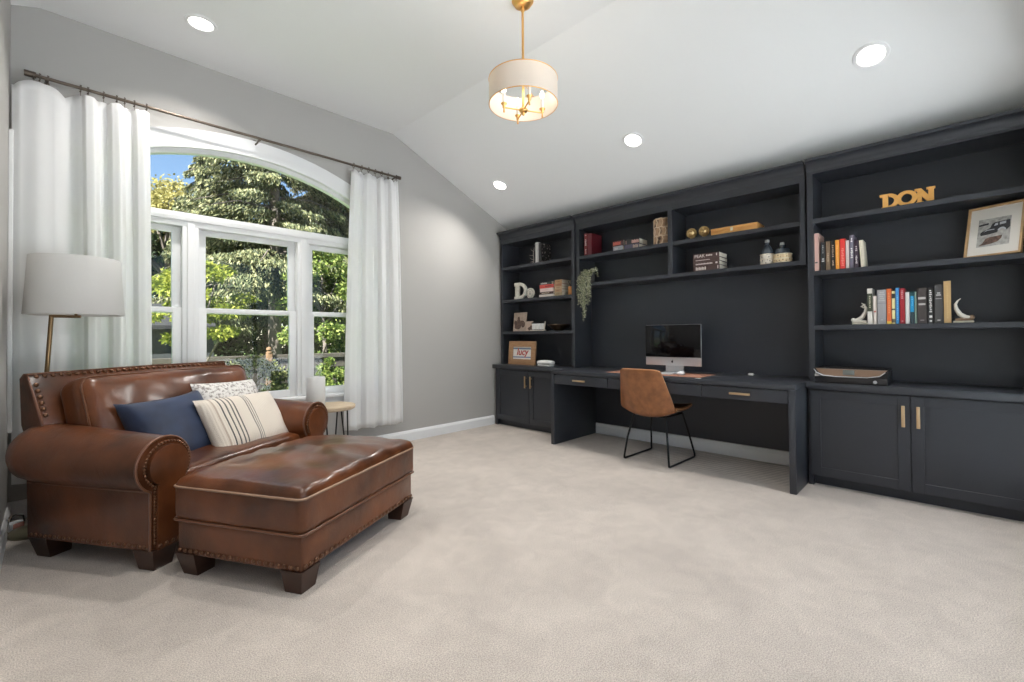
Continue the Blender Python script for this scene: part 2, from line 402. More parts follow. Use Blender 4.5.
# ------------------------------------------------------------------ window
win = structure(thing('window_1', 'white arched window of three double hung units under a wide arched light', 'window', (0, 0, 0)))
c = B()
c.prism(arc(2.165, -.06, 2.36)[::1] + [(2.36, 2.20), (2.27, 2.20)] + arc(2.03, .03, 2.27)[::-1] + [(.03, 2.20), (-.06, 2.20)], WY1-.022, WY1+.01, 'y')
c.box(-.06, .03, WY1-.022, WY1+.01, .56, 2.2); c.box(2.27, 2.36, WY1-.022, WY1+.01, .56, 2.2)
c.prism(arc(2.055, .02, 2.28) + arc(2.025, .03, 2.27)[::-1], WY1-.034, WY1-.02, 'y')
c.build('casing', M_TRIM, win, smooth=30)
f = B()
f.prism(arc(2.085, .02, 2.28)+[(2.28, 2.0)]+[(2.235, 2.0)]+arc(2.035, .065, 2.235)[::-1]+[(.065, 2.0), (.02, 2.0)], WY1+.012, WY1+.12, 'y')
f.prism(arc(2.036, .06, 2.24)+[(2.20, 2.05)]+arc(2.0, .10, 2.20)[::-1]+[(.10, 2.05), (.06, 2.05)], WY1+.03, WY1+.085, 'y')
f.box(.02, .07, WY1+.012, WY1+.12, .58, 2.1); f.box(2.23, 2.28, WY1+.012, WY1+.12, .58, 2.1)
f.build('frame', M_TRIM, win, smooth=30)
t = B(); t.box(.04, 2.26, WY1+.005, WY1+.11, 1.945, 2.05, .006); t.box(.04, 2.26, WY1-.008, WY1+.02, 1.985, 2.03, .006)
for x0, x1 in ((.685, .79), (1.51, 1.615)):
    t.box(x0, x1, WY1+.008, WY1+.12, .58, 1.96, .006); t.box(x0+.028, x1-.028, WY1-.006, WY1+.02, .60, 1.97, .006)
t.build('mullions', M_TRIM, win, smooth=30)
B().box(-.08, 2.38, WY1-.075, WY1+.12, .555, .585, .008).build('sill', M_TRIM, win, smooth=30)
B().box(-.05, 2.35, WY1-.018, WY1+.005, .49, .555, .004).build('apron', M_TRIM, win, smooth=30)
for i, (x0, x1) in enumerate(((.065, .69), (.785, 1.515), (1.61, 2.235))):
    g0 = (.10, .845, 1.665)[i]; g1 = (.63, 1.455, 2.20)[i]
    for up in (0, 1):
        z0, z1 = ((.585, 1.335), (1.292, 1.95))[up]; gz0, gz1 = ((.645, 1.295), (1.33, 1.903))[up]
        y0 = WY1+(.035 if not up else .068); y1 = y0+.032
        s = B(); s.box(x0, g0, y0, y1, z0, z1, .004); s.box(g1, x1, y0, y1, z0, z1, .004)
        s.box(g0-.002, g1+.002, y0, y1, z0, gz0, .004); s.box(g0-.002, g1+.002, y0, y1, gz1, z1, .004)
        so = s.build('sash', M_TRIM, win, smooth=30)
        B().box(g0-.005, g1+.005, y0+.013, y0+.019, gz0-.005, gz1+.005).build('pane', GLASS, so, smooth=0)
B().prism(arc(2.01, .09, 2.21)+[(2.21, 2.04), (.09, 2.04)], WY1+.055, WY1+.061, 'y').build('pane', GLASS, win, smooth=0)

# ------------------------------------------------------------------ built-in cabinets
XB = 4.275      # their backs, just off the wall
def shaker_door(parent, y0, y1, z0, z1, x, hy):
    """shaker door: frame, sunk panel, brass pull"""
    b = B(); st = .062; th = .02
    for (a0, a1, c0, c1) in ((y0, y0+st, z0, z1), (y1-st, y1, z0, z1), (y0+st, y1-st, z0, z0+st), (y0+st, y1-st, z1-st, z1)):
        b.box(x-th, x, a0, a1, c0, c1, .0015, seg=1)
    d = b.build('door', M_CAB, parent, smooth=30)
    B().box(x-th+.009, x, y0+st-.003, y1-st+.003, z0+st-.003, z1-st+.003).build('panel', M_CAB, d, smooth=0)
    h = B(); h.box(x-th-.030, x-th-.020, hy-.009, hy+.009, .492, .630, .002); h.box(x-th-.022, x-th+.002, hy-.005, hy+.005, .510, .52); h.box(x-th-.022, x-th+.002, hy-.005, hy+.005, .60, .61)
    lab(h.build('handle', M_BRASSH, d, smooth=30), 'square brass bar handle')

def base_cabinet(name, label, y0, y1, splits, hys, xf=3.87):
    r = thing(name, label, 'cabinet', (0, 0, 0))
    b = B(); b.box(xf, XB, y0, y1, .075, .70)
    b.box(xf-.004, xf+.04, y0, y0+.03, 0, .10); b.box(xf-.004, xf+.04, y1-.03, y1, 0, .10)
    b.build('body', M_CAB, r, smooth=30)
    B().box(xf+.05, XB, y0+.004, y1-.004, .0, .08).build('toe_kick', M_CABIN, r, smooth=0)
    B().box(xf-.055, XB, y0-.004, y1+.004, .703, .75, .003).build('countertop', M_CAB, r, smooth=30)
    for (a, c_), hy in zip(splits, hys): shaker_door(r, a, c_, .078, .692, xf, hy)
    return r
base_cabinet('base_cabinet', 'low charcoal cabinet with two doors between window wall and desk', 2.945, 4.11, ((3.535, 4.08), (2.985, 3.529)), (3.575, 3.49))
base_cabinet('base_cabinet', 'low charcoal cabinet with two doors right of the desk under the printer', -.405, .76, ((.193, .742), (-.385, .187)), (.225, .152))

XU = 3.97
def crown(b, x, y0, y1, ztop=2.40, z0=2.315, ret0=True, ret1=True):
    n = 8
    prof_ = [(0, z0)]+[(-.012-.055*(1-math.cos(PI/2*i/n)), z0+.012+(ztop-.02-z0-.012)*math.sin(PI/2*i/n)) for i in range(n+1)]+[(-.07, ztop), (0, ztop)]
    b.prism([(x+p, q) for p, q in prof_], y0, y1, 'y')

def bookcase(name, label, y0, y1, xf, shelves, ztop_open=2.255, z0=.752, mid=None, zbot=None):
    r = thing(name, label, 'bookcase', (0, 0, 0)); st = .038
    b = B()
    for a, c_ in ((y0, y0+st), (y1-st, y1)): b.box(xf, XB, a, c_, z0, 2.33)
    b.box(xf, XB, y0+st, y1-st, ztop_open, 2.33)
    b.build('frame', M_CAB, r, smooth=30)
    lab(B().box(XB-.012, XB, y0+st, y1-st, z0, ztop_open).build('back_panel', M_CABIN, r, smooth=0), 'dark back panel')
    for zt, a, c_ in shelves:
        B().box(xf+.004, XB-.012, a, c_, zt-.034, zt, .0015, seg=1).build('shelf', M_CAB, r, smooth=30)
    if mid:
        B().box(xf, XB-.012, mid[0], mid[1], mid[2], ztop_open).build('divider', M_CAB, r, smooth=30)
    cb = B(); crown(cb, xf, y0-.0, y1+.0)
    cb.box(xf, XB, y0, y1, 2.33, 2.395)
    cb.build('crown_moulding', M_CAB, r, smooth=50)
    return r
bookcase('bookcase', 'tall charcoal bookcase with three shelves beside the window wall', 2.942, 4.10, 3.955, [(1.965, 2.98, 4.062), (1.553, 2.98, 4.062), (1.158, 2.98, 4.062)])
rb = bookcase('bookcase', 'wide hung charcoal shelf unit above the desk with centre divider', .780, 2.925, XU, [(1.962, 1.878, 2.887), (1.962, .818, 1.835), (1.664, .78, 2.925)], z0=1.625, mid=(1.835, 1.878, 1.664))
bookcase('bookcase', 'tall charcoal bookcase at right edge holding framed car picture', -.405, .765, 3.955, [(1.962, -.367, .727), (1.570, -.367, .727), (1.164, -.367, .727)], ztop_open=2.30)
# painted panel behind the desk
structure(B().box(XB-.002, WX1, .765, 2.94, .12, 1.63).build('wall_panel', M_CABIN, smooth=0), 'charcoal painted panel on the wall behind the desk', 'wall')

# desk
XD = 3.53
dk = thing('desk', 'long charcoal built-in desk with three shallow drawers under the shelves', 'desk', (0, 0, 0))
B().box(XD, XB-.004, .768, 2.938, .714, .748, .003).build('desktop', M_CAB, dk, smooth=30)
for a, c_ in ((.768, .810), (2.896, 2.938)):
    B().box(XD+.002, XB-.004, a, c_, 0, .714, .002).build('side_panel', M_CAB, dk, smooth=30)
B().box(XD+.03, XB-.05, .812, 2.894, .622, .714).build('drawer_box', M_CABIN, dk, smooth=0)
for (a, c_, hy) in ((.813, 1.405, 1.122), (1.411, 2.262, 1.85), (2.268, 2.893, 2.575)):
    d = B().box(XD+.004, XD+.03, a, c_, .616, .705, .0015, seg=1).build('drawer', M_CAB, dk, smooth=30)
    h = B(); h.box(XD-.026, XD-.015, hy-.072, hy+.072, .655, .671, .002); h.box(XD-.016, XD+.006, hy-.055, hy-.045, .659, .667); h.box(XD-.016, XD+.006, hy+.045, hy+.055, .659, .667)
    lab(h.build('handle', M_BRASSH, d, smooth=30), 'square brass bar handle')

# ------------------------------------------------------------------ armchair (a chair and a half) and ottoman
CH = thing('armchair', 'wide brown leather armchair with rolled arms and nailhead trim by the window', 'armchair', (.335, 2.711, 0), math.radians(31.5))
W = 1.26
def nails(b, pts, r=.011, d=(0, -1, 0), step=.033):
    """dome nails spaced along a polyline, heads facing d"""
    P = [Vector(p) for p in pts]; L_ = 0; D = Vector(d).normalized()
    q = D.to_track_quat('Z', 'Y').to_matrix().to_4x4()
    segs = [(P[i], P[i+1]) for i in range(len(P)-1)]; nxt = step/2
    for a, c_ in segs:
        ln = (c_-a).length
        while nxt <= L_+ln:
            p = a+(c_-a)*((nxt-L_)/ln)
            b.lathe([(r, 0), (r*.92, r*.35), (r*.6, r*.62), (0.0001, r*.72)], 10, M=Matrix.Translation(p) @ q)
            nxt += step
        L_ += ln
def arm_profile(uc, zc, R, inner, outer, z0, sg, n=22):
    """rolled arm cross-section (u, z); sg=-1: the roll leans to -u"""
    pts = [(inner, z0), (inner, zc-R*.62)]
    a0 = -38; a1 = 240
    for i in range(n+1):
        a_ = math.radians(a0+(a1-a0)*i/n); pts.append((uc-sg*R*math.cos(a_)*1.0, zc+R*math.sin(a_)))
    pts += [(outer, zc-R*.88), (outer, z0)]
    return pts
def make_arm(side):
    sg = -1
    def mx(u): return u if side == 0 else W-u
    R_, zc, uc = .133, .492, .066
    base = arm_profile(uc, zc, R_, .172, 0., .10, sg)
    b = B(); t = bmesh.new(); rings = []
    for v, s_ in ((.012, .985), (.02, 1.), (.25, 1.04), (.5, 1.09), (.74, 1.12), (.80, 1.08), (.838, .94), (.855, .68)):
        rings.append([t.verts.new((mx(uc+(u-uc)*(s_ if z > .3 else 1)), v if z > .38 else min(v, .785), zc+.022*min(1, v/.75)+(z-zc)*s_ if z > .36 else z)) for u, z in base])
    n = len(base)
    for r0, r1 in zip(rings, rings[1:]):
        for i in range(n): t.faces.new((r0[i], r0[(i+1) % n], r1[(i+1) % n], r1[i]))
    t.faces.new(rings[0]); t.faces.new(rings[-1]); bmesh.ops.recalc_face_normals(t, faces=t.faces)
    b.merge(t)
    ao = b.build('arm', M_LEATHER, CH, smooth=50)
    # front panel: smaller keyhole shape set proud of the roll
    fp = arm_profile(uc+.012, zc-.004, .098, .158, .018, .10, sg)
    fb = B(); fb.prism([(mx(u), z) for u, z in fp], -.012, .02, 'y', bev=.006)
    fo = fb.build('front_panel', M_LEATHER, ao, smooth=40)
    nb = B()
    edge = [(mx(u), -.004, z) for u, z in arm_profile(uc+.006, zc, .112, .166, .008, .12, sg)]
    nails(nb, edge[2:], .006, (0, -1, 0), .016)
    lab(nb.build('nailhead_trim', M_NAIL, ao, smooth=60), 'row of dark bronze nailheads'); nb = B()
    nails(nb, [(mx(.0), .03, .118), (mx(.0), .78, .118)], .0095, (-1 if side == 0 else 1, 0, 0), .031)
    lab(nb.build('nailhead_trim', M_NAIL, ao, smooth=60), 'row of dark bronze nailheads'); nb = B()
    nails(nb, [(mx(.012), -.012, .118), (mx(.16), -.012, .118)], .0095, (0, -1, 0), .031)
    lab(nb.build('nailhead_trim', M_NAIL, ao, smooth=60), 'row of dark bronze nailheads')
    pb = B(); ring = [(mx(u), .012, z) for u, z in arm_profile(uc, zc, R_+.001, .172, 0., .10, sg)]
    pb.tube(ring[1:], .006, 8)
    pb.tube([(mx(-.003), v, .377) for v in (.02, .3, .6, .78)], .005, 6)
    pb.build('piping', M_PIPE, ao, smooth=60)
make_arm(0); make_arm(1)
bb = B(); bb.box(.15, W-.15, .03, .78, .10, .30, .01); bb.box(.02, W-.02, .66, .783, .10, .50, .01)
bb.build('base', M_LEATHER, CH, smooth=40)
# back
bp_ = [(.74, .30), (.735, .66), (.838, .900), (.852, .918), (.876, .922), (.893, .905), (.878, .66), (.79, .45), (.76, .30)]
b = B(); t = bmesh.new(); rings = []
for u, s_ in ((.025, .97), (.032, 1.), (.3, 1.), (.62, 1.012), (.94, 1.), (W-.032, 1.), (W-.025, .97)):
    rings.append([t.verts.new((u, .84+(v-.84)*s_, .6+(z-.6)*(s_ if z > .6 else 1))) for v, z in bp_])
n = len(bp_)
for r0, r1 in zip(rings, rings[1:]):
    for i in range(n): t.faces.new((r0[i], r0[(i+1) % n], r1[(i+1) % n], r1[i]))
t.faces.new(rings[0]); t.faces.new(rings[-1]); bmesh.ops.recalc_face_normals(t, faces=t.faces); b.merge(t)
bk = b.build('back', M_LEATHER, CH, smooth=40)
nb = B()
fd = Vector((0, -(.900-.66), (.838-.735))).normalized()
nails(nb, [(.045, .839, .906), (W/2, .838, .911), (W-.045, .839, .906)], .0115, (0, -.75, .65), .036)
lab(nb.build('nailhead_trim', M_NAIL, bk, smooth=60), 'row of dark bronze nailheads'); nb = B()
nails(nb, [(.050, .824, .880), (.050, .739, .680)], .0115, fd, .034)
lab(nb.build('nailhead_trim', M_NAIL, bk, smooth=60), 'row of dark bronze nailheads'); nb = B()
nails(nb, [(W-.050, .824, .880), (W-.050, .739, .680)], .0115, fd, .034)
lab(nb.build('nailhead_trim', M_NAIL, bk, smooth=60), 'row of dark bronze nailheads')
pb = B(); pb.tube([(.030, .735, .66), (.030, .838, .900), (.032, .852, .919), (W/2, .854, .924), (W-.032, .852, .919), (W-.030, .838, .900), (W-.030, .735, .66)], .005, 6)
pb.build('piping', M_PIPE, bk, smooth=60)
# cushions
cu = B(); cu.merge(rounded(W-.345, .72, .17, .045, .028, 16, .006, 3.), Matrix.Translation((W/2, .395, .345)))
sc_ = cu.build('seat_cushion', M_LEATHER, CH, smooth=60)
tl = Matrix.Translation((W/2+.025, .650, .655)) @ Matrix.Rotation(math.radians(-17), 4, 'X')
cu = B(); t = rounded(1.09, .48, .20, .07, .05, 30, .009, 9., pe=.45)
bmesh.ops.transform(t, matrix=Matrix.Rotation(math.radians(90), 4, 'X'), verts=t.verts)
cu.merge(t, tl)
bc = cu.build('back_cushion', M_LEATHER, CH, smooth=60)
def loop_rr(dx, dy, r, z, n=6):
    out = []
    for sx, sy, a0 in ((1, 1, 0), (-1, 1, 90), (-1, -1, 180), (1, -1, 270)):
        for i in range(n+1):
            a_ = math.radians(a0+90*i/n); out.append((sx*(dx/2-r)+r*math.cos(a_), sy*(dy/2-r)+r*math.sin(a_), z))
    return out
pb = B(); R90 = Matrix.Rotation(math.radians(90), 4, 'X')
pb.tube([R90 @ Vector(p) for p in loop_rr(1.065, .455, .06, .082)], .0055, 6, M=tl, closed=True)
pb.build('piping', M_PIPE, bc, smooth=60)
def tapered_leg(b, x, y, w0, w1, h, ox=0, oy=0):
    b.add([(x-w0/2, y-w0/2, h), (x+w0/2, y-w0/2, h), (x+w0/2, y+w0/2, h), (x-w0/2, y+w0/2, h),
           (x-w1/2+ox, y-w1/2+oy, 0), (x+w1/2+ox, y-w1/2+oy, 0), (x+w1/2+ox, y+w1/2+oy, 0), (x-w1/2+ox, y+w1/2+oy, 0)],
          [(0, 1, 2, 3), (7, 6, 5, 4), (0, 4, 5, 1), (1, 5, 6, 2), (2, 6, 7, 3), (3, 7, 4, 0)])
for x, y in ((.055, .05), (W-.055, .05), (.058, .72), (W-.058, .72)):
    l = B(); tapered_leg(l, x, y, .12, .09, .102, (.015 if x < .5 else -.015)*.6, .008 if y < .5 else -.008)
    l.build('leg', M_DWOOD, CH, smooth=0)

OT = thing('ottoman', 'large brown leather ottoman with nailhead trim in front of the armchair', 'ottoman', (.737, 1.979, 0), math.radians(27.8))
OW, OD = .945, .72
o_ = B(); o_.merge(rounded(OW-.02, OD-.02, .16, .012, 0, 6), Matrix.Translation((OW/2, OD/2, .178)))
ob = o_.build('base', M_LEATHER, OT, smooth=40)
cu = B(); cu.merge(rounded(OW+.012, OD+.012, .185, .036, .055, 34, .012, 5., pe=.38), Matrix.Translation((OW/2, OD/2, .347)))
oc = cu.build('cushion', M_LEATHER, OT, smooth=60)
pb = B(); Mo = Matrix.Translation((OW/2, OD/2, 0))
pb.tube(loop_rr(OW+.010, OD+.010, .03, .414), .0055, 8, M=Mo, closed=True)
lab(pb.build('piping', mat('light_piping', (.30, .185, .12), .4), oc, smooth=60), 'pale worn piping')
pb = B(); pb.tube(loop_rr(OW+.010, OD+.010, .03, .262), .006, 8, M=Mo, closed=True); pb.build('piping', M_PIPE, oc, smooth=60)
nb = B(); zz = .120
nails(nb, [(.012, .008, zz), (OW-.012, .008, zz)], .0105, (0, -1, 0), .033); lab(nb.build('nailhead_trim', M_NAIL, ob, smooth=60), 'row of dark bronze nailheads'); nb = B(); nails(nb, [(.008, OD-.012, zz), (.008, .012, zz)], .0105, (-1, 0, 0), .033)
lab(nb.build('nailhead_trim', M_NAIL, ob, smooth=60), 'row of dark bronze nailheads'); nb = B(); nails(nb, [(OW-.008, .012, zz), (OW-.008, OD-.012, zz)], .0105, (1, 0, 0), .033)
lab(nb.build('nailhead_trim', M_NAIL, ob, smooth=60), 'row of dark bronze nailheads')
for x, y in ((.06, .06), (OW-.06, .06), (.06, OD-.06), (OW-.06, OD-.06)):
    l = B(); tapered_leg(l, x, y, .112, .085, .104, .010 if x < .4 else -.010, .010 if y < .4 else -.010)
    l.build('leg', M_DWOOD, OT, smooth=0)

# pillows on the armchair
def pillow_bm(w, h, t_, n=26, seed=0, cr=.05, wr=.006):
    bm_ = bmesh.new(); V = {}
    for side in (1, -1):
        for i in range(n+1):
            for j in range(n+1):
                a_ = -1+2*i/n; c_ = -1+2*j/n
                if side == -1 and (i in (0, n) or j in (0, n)): V[side, i, j] = V[1, i, j]; continue
                px = w/2*a_*(1-cr*(1-a_*a_)*0-cr*(1-c_*c_)*abs(a_)**3); py = h/2*c_*(1-cr*(1-a_*a_)*abs(c_)**3)
                z = t_/2*((1-a_**4)*(1-c_**4))**.55
                z += wr*noise.noise(Vector((px*11+seed, py*11, side)))*((1-a_*a_)*(1-c_*c_))**.3
                V[side, i, j] = bm_.verts.new((px, py, side*z))
        for i in range(n):
            for j in range(n):
                q = [V[side, i, j], V[side, i+1, j], V[side, i+1, j+1], V[side, i, j+1]]
                bm_.faces.new(q if side == 1 else q[::-1])
    return bm_
CU, CV = Vector((math.cos(math.radians(31.5)), math.sin(math.radians(31.5)), 0)), Vector((-math.sin(math.radians(31.5)), math.cos(math.radians(31.5)), 0))
CO = Vector((.335, 2.711, 0))
def pillow(label, w, h, t_, c_, tilt, roll, yaw, m, seed, name='throw_pillow', cr=.05):
    o = B().merge(pillow_bm(w, h, t_, seed=seed, cr=cr)).build(name, m, None, smooth=70)
    # local x = chair width, y = up the pillow, z = out of its face
    o.location = CO+CU*c_[0]+CV*c_[1]+Vector((0, 0, c_[2]))
    Rm = Matrix.Rotation(math.radians(31.5+yaw), 4, 'Z') @ Matrix.Rotation(math.radians(90-tilt), 4, 'X') @ Matrix.Rotation(math.radians(roll), 4, 'Z')
    o.rotation_euler = Rm.to_euler()
    return tag(o, label, 'pillow', None)
dk_ = (.085, .075, .07); cr_ = (.70, .62, .53)
st = []
for p in (.10, .155, .205, .255, .30): st += [(p, dk_ if p > .12 else (.45, .36, .29)), (p+.016, cr_)]
for p in (.46, .487, .514): st += [(p, dk_), (p+.009, cr_)]
for p in (.93, ): st += [(p, dk_), (p+.008, cr_)]
pillow('navy blue velvet pillow leaning against the leather back cushion', .51, .45, .19, (.462, .415, .560), 27, 3, 0, mat('navy_velvet', (.013, .025, .062), .65, sheen=.12, var=.35, vscale=7), 1., cr=.13)
pillow('cream speckled pillow tucked behind the striped pillow', .50, .40, .15, (.91, .455, .618), 24, -2, 0, mat_mottle('speckled_weave', (.30, .27, .25), (.72, .69, .66), 55, rough=.95, bump=.6, lo=.38, hi=.5), 2.)
pillow('cream lumbar pillow with brown woven stripes', .60, .41, .16, (.83, .262, .542), 31, -1, 0, mat_bands('striped_weave', cr_, st), 3.)

# ------------------------------------------------------------------ side table and vase
TB = thing('side_table', 'small round wood side table on black hairpin legs behind the armchair', 'table', (1.63, 3.755, 0))
B().lathe([(.0001, .498), (.185, .498), (.196, .506), (.198, .526), (.192, .534), (.0001, .534)], 40).build('tabletop', M_WOODTOP, TB, smooth=40)
for a_ in (250, 10, 130):
    d = Vector((math.cos(math.radians(a_)), math.sin(math.radians(a_)), 0)); e = Vector((-d.y, d.x, 0))
    l = B(); foot = d*.165
    l.tube([d*.13+e*.045+Vector((0, 0, .5)), foot+e*.010+Vector((0, 0, .02)), foot+Vector((0, 0, .007)), foot-e*.010+Vector((0, 0, .02)), d*.13-e*.045+Vector((0, 0, .5))], .006, 8)
    l.build('leg', M_BLACK, TB, smooth=60)
tag(B().lathe([(.0001, 0), (.066, 0), (.071, .006), (.071, .235), (.068, .242), (.062, .242), (.06, .20), (.0001, .19)], 36).build('vase', M_WHITE, smooth=40), 'plain white cylinder vase on the round side table', 'vase').location = (1.515, 3.765, .535)

# ------------------------------------------------------------------ floor lamp
FL = thing('floor_lamp', 'antique brass floor lamp with pale drum shade behind the armchair', 'lamp', (-.058, 3.775, 0))
B().lathe([(.0001, 0), (.102, 0), (.106, .006), (.105, .018), (.097, .028), (.08, .034), (.03, .046), (.0001, .046)], 40).build('base', M_OLIVE, FL, smooth=50)
top = Vector((.063, -.045, 1.238))
pl = B(); dv = Vector((.0105, .0105, 0)).normalized()*.011
pl.tube([(0, 0, .03), top*.5+Vector((0, 0, .015)), top], .0105, 10); pl.build('pole', M_ABRASS, FL, smooth=60)
ac = Vector((.163, -.08, 1.262))
al = B(); al.tube([top+Vector((-.008, 0, -.004)), Vector((ac.x+.02, ac.y-.008, 1.232))], .0085, 10); al.tube([Vector((ac.x, ac.y, 1.232)), ac], .007, 10); al.build('arm', M_ABRASS, FL, smooth=60)
sk = B(); sk.lathe([(.0001, 0), (.018, 0), (.018, .06), (.0001, .06)], 16, c=ac+Vector((0, 0, .0))); sk.ball(ac+Vector((0, 0, .11)), .03); sk.build('socket', mat('bulb_white', (.85, .84, .8), .4), FL, smooth=50)
sh = B(); n = 56; sh.lathe([(.214, -.022), (.216, -.02), (.196, .31), (.194, .31), (.212, -.02), (.214, -.022)], n, c=ac, cap=False)
so = sh.build('lamp_shade', M_SHADE, FL, smooth=60)
sp = B()
for a_ in (20, 140, 260):
    d = Vector((math.cos(math.radians(a_)), math.sin(math.radians(a_)), 0)); sp.tube([ac+Vector((0, 0, .05)), ac+d*.206+Vector((0, 0, .05))], .002, 6)
sp.tube([ac+Vector((.205*math.cos(i*2*PI/40), .205*math.sin(i*2*PI/40), .05)) for i in range(40)], .002, 5, closed=True)
sp.build('shade_ring', M_ABRASS, so, smooth=60)
cb = B(); cb.tube([(-.095, .0, .012), (-.104, -.005, .04), (-.100, .03, .09), (-.09, .08, .10), (-.095, .11, .06)], .0035, 6); cb.build('cord', mat('brown_cord', (.16, .12, .08), .5), FL, smooth=60)
# plug adapter on the carpet in the corner
PA = thing('power_adapter', 'white plug adapter with a pink face and black cord on the carpet corner', 'adapter', (-.138, 3.885, 0), math.radians(40))
p_ = B(); p_.box(-.035, .035, -.02, .02, .0, .055, .008); p_.build('body', mat('white_plastic', (.75, .76, .78), .4), PA, smooth=40)
p_ = B(); p_.box(-.022, .032, -.0225, -.018, .012, .048, .002); p_.build('face', mat('pink_plastic', (.55, .26, .22), .5), PA, smooth=40)
p_ = B(); p_.tube([(-.03, .01, .05), (-.035, .0, .085), (-.01, -.02, .10), (.02, -.03, .085), (.03, -.025, .05)], .004, 7); p_.build('cord', M_BLACK, PA, smooth=60)

# ------------------------------------------------------------------ curtains
YR, ZR = 4.02, 2.718
rod = thing('curtain_rod', 'long bronze curtain rod above the arched window', 'curtain rod', (0, 0, 0))
r_ = B(); r_.tube([(-.09, YR, ZR), (2.45, YR, ZR)], .0105, 14); r_.build('rod', M_BRONZE, rod, smooth=60)
for x, s_ in ((-.115, 1), (2.468, -1)):
    e = B(); e.tube([(x, YR, ZR), (x+s_*.05, YR, ZR)], .018, 16); lab(e.build('finial', M_BRONZE, rod, smooth=40), 'short cylinder end cap')
for x in (-.02, 1.17, 2.40):
    e = B(); e.tube([(x, YR, ZR-.013), (x, YR+.05, ZR-.02), (x, WY1, ZR-.02)], .007, 8); e.box(x-.012, x+.012, WY1-.006, WY1, ZR-.06, ZR+.02, .002)
    e.box(x-.009, x+.009, YR-.02, YR+.02, ZR-.02, ZR-.011, .002); e.build('bracket', M_BRONZE, rod, smooth=40)
def curtain(label, x0t, x1t, x0b, x1b, zb, rings, prof_, amp, seed):
    """prof_: folds across the panel, as (fraction of width, how far it stands out)"""
    r = thing('curtain', label, 'curtain', ((x0t+x1t)/2, YR, zb)); o = r.location.copy()
    ztop = ZR-.042; nu, nv = 220, 40; rd = random.Random(seed)
    us = [p[0] for p in prof_]; ys = [p[1] for p in prof_]; RX = [(x-x0t)/(x1t-x0t) for x in rings]
    def cubic(u):
        for k in range(len(us)-1):
            if u <= us[k+1]:
                t_ = (u-us[k])/(us[k+1]-us[k]); t_ = t_*t_*(3-2*t_); return ys[k]+(ys[k+1]-ys[k])*t_
        return ys[-1]
    def fn(u, v):
        z = ztop+(zb-ztop)*v
        e = v**.8
        xx = (x0t+(x1t-x0t)*u)*(1-e)+(x0b+(x1b-x0b)*u)*e
        uu = min(1, max(0, u+.012*math.sin(v*3+u*7)*v))
        y = YR+amp*(.75+.35*v)*cubic(uu)+.010*math.sin(u*19+v*2.5)*v+.012*math.sin(u*4+v*2.2)
        d = min(abs(u-q_) for q_ in RX)
        z -= min(.05, d*d*3.2)*max(0, 1-v*7)*(1.2 if len(RX) < 9 else 1)
        return Vector((xx, y, z+(.006*math.sin(u*23) if v > .99 else 0)))-o
    b = B(); b.grid(nu, nv, fn)
    def solid(ob):
        m = ob.modifiers.new('thickness', 'SOLIDIFY'); m.thickness = .004
    b.build('panel', M_CURT, r, smooth=80, mods=solid)
    hem = B(); hem.grid(nu, 3, lambda u, v: fn(u, 1-.035+.0*v)+Vector((0, -.0035, -.001+.002*v)))
    hem.build('hem_stitch', M_CURT, r, smooth=80)
    for x in rings:
        g = B(); g.tube([(x-o.x+.004*math.sin(a_*2), YR-o.y+.021*math.cos(a_*PI/10), ZR-o.z-.004+.021*math.sin(a_*PI/10)) for a_ in range(20)], .0024, 6, closed=True)
        g.tube([(x-o.x, YR-o.y, ZR-o.z-.024), (x-o.x, YR-o.y-.002, ZR-o.z-.05)], .002, 5)
        lab(g.build('ring', M_BRONZE, r, smooth=60), 'bronze clip ring')
PL = [(0, .1), (.06, -.5), (.16, -.75), (.27, -.3), (.40, .95), (.47, .2), (.50, -.8), (.55, -.9), (.60, .6), (.66, .9), (.70, -.6), (.75, -.9), (.80, .7), (.86, .9), (.90, -.5), (.95, -.8), (1, .3)]
PRT = [(0, .6), (.06, -.6), (.14, -.9), (.20, .5), (.26, .8), (.32, -.6), (.42, -.9), (.48, .7), (.55, .8), (.60, -.7), (.66, -.5), (.71, .8), (.77, .5), (.82, -.8), (.90, -.7), (.95, .6), (1, .2)]
curtain('white linen curtain hanging behind the floor lamp', -.165, .475, -.155, .50, .235, (-.075, -.05, -.015, .13, .165, .24, .305, .345, .395, .46), PL, .042, 4)
curtain('white linen curtain hanging beside the bare stretch of grey wall', 1.955, 2.435, 1.885, 2.495, .235, (1.97, 2.05, 2.12, 2.19, 2.26, 2.33, 2.42), PRT, .034, 8)

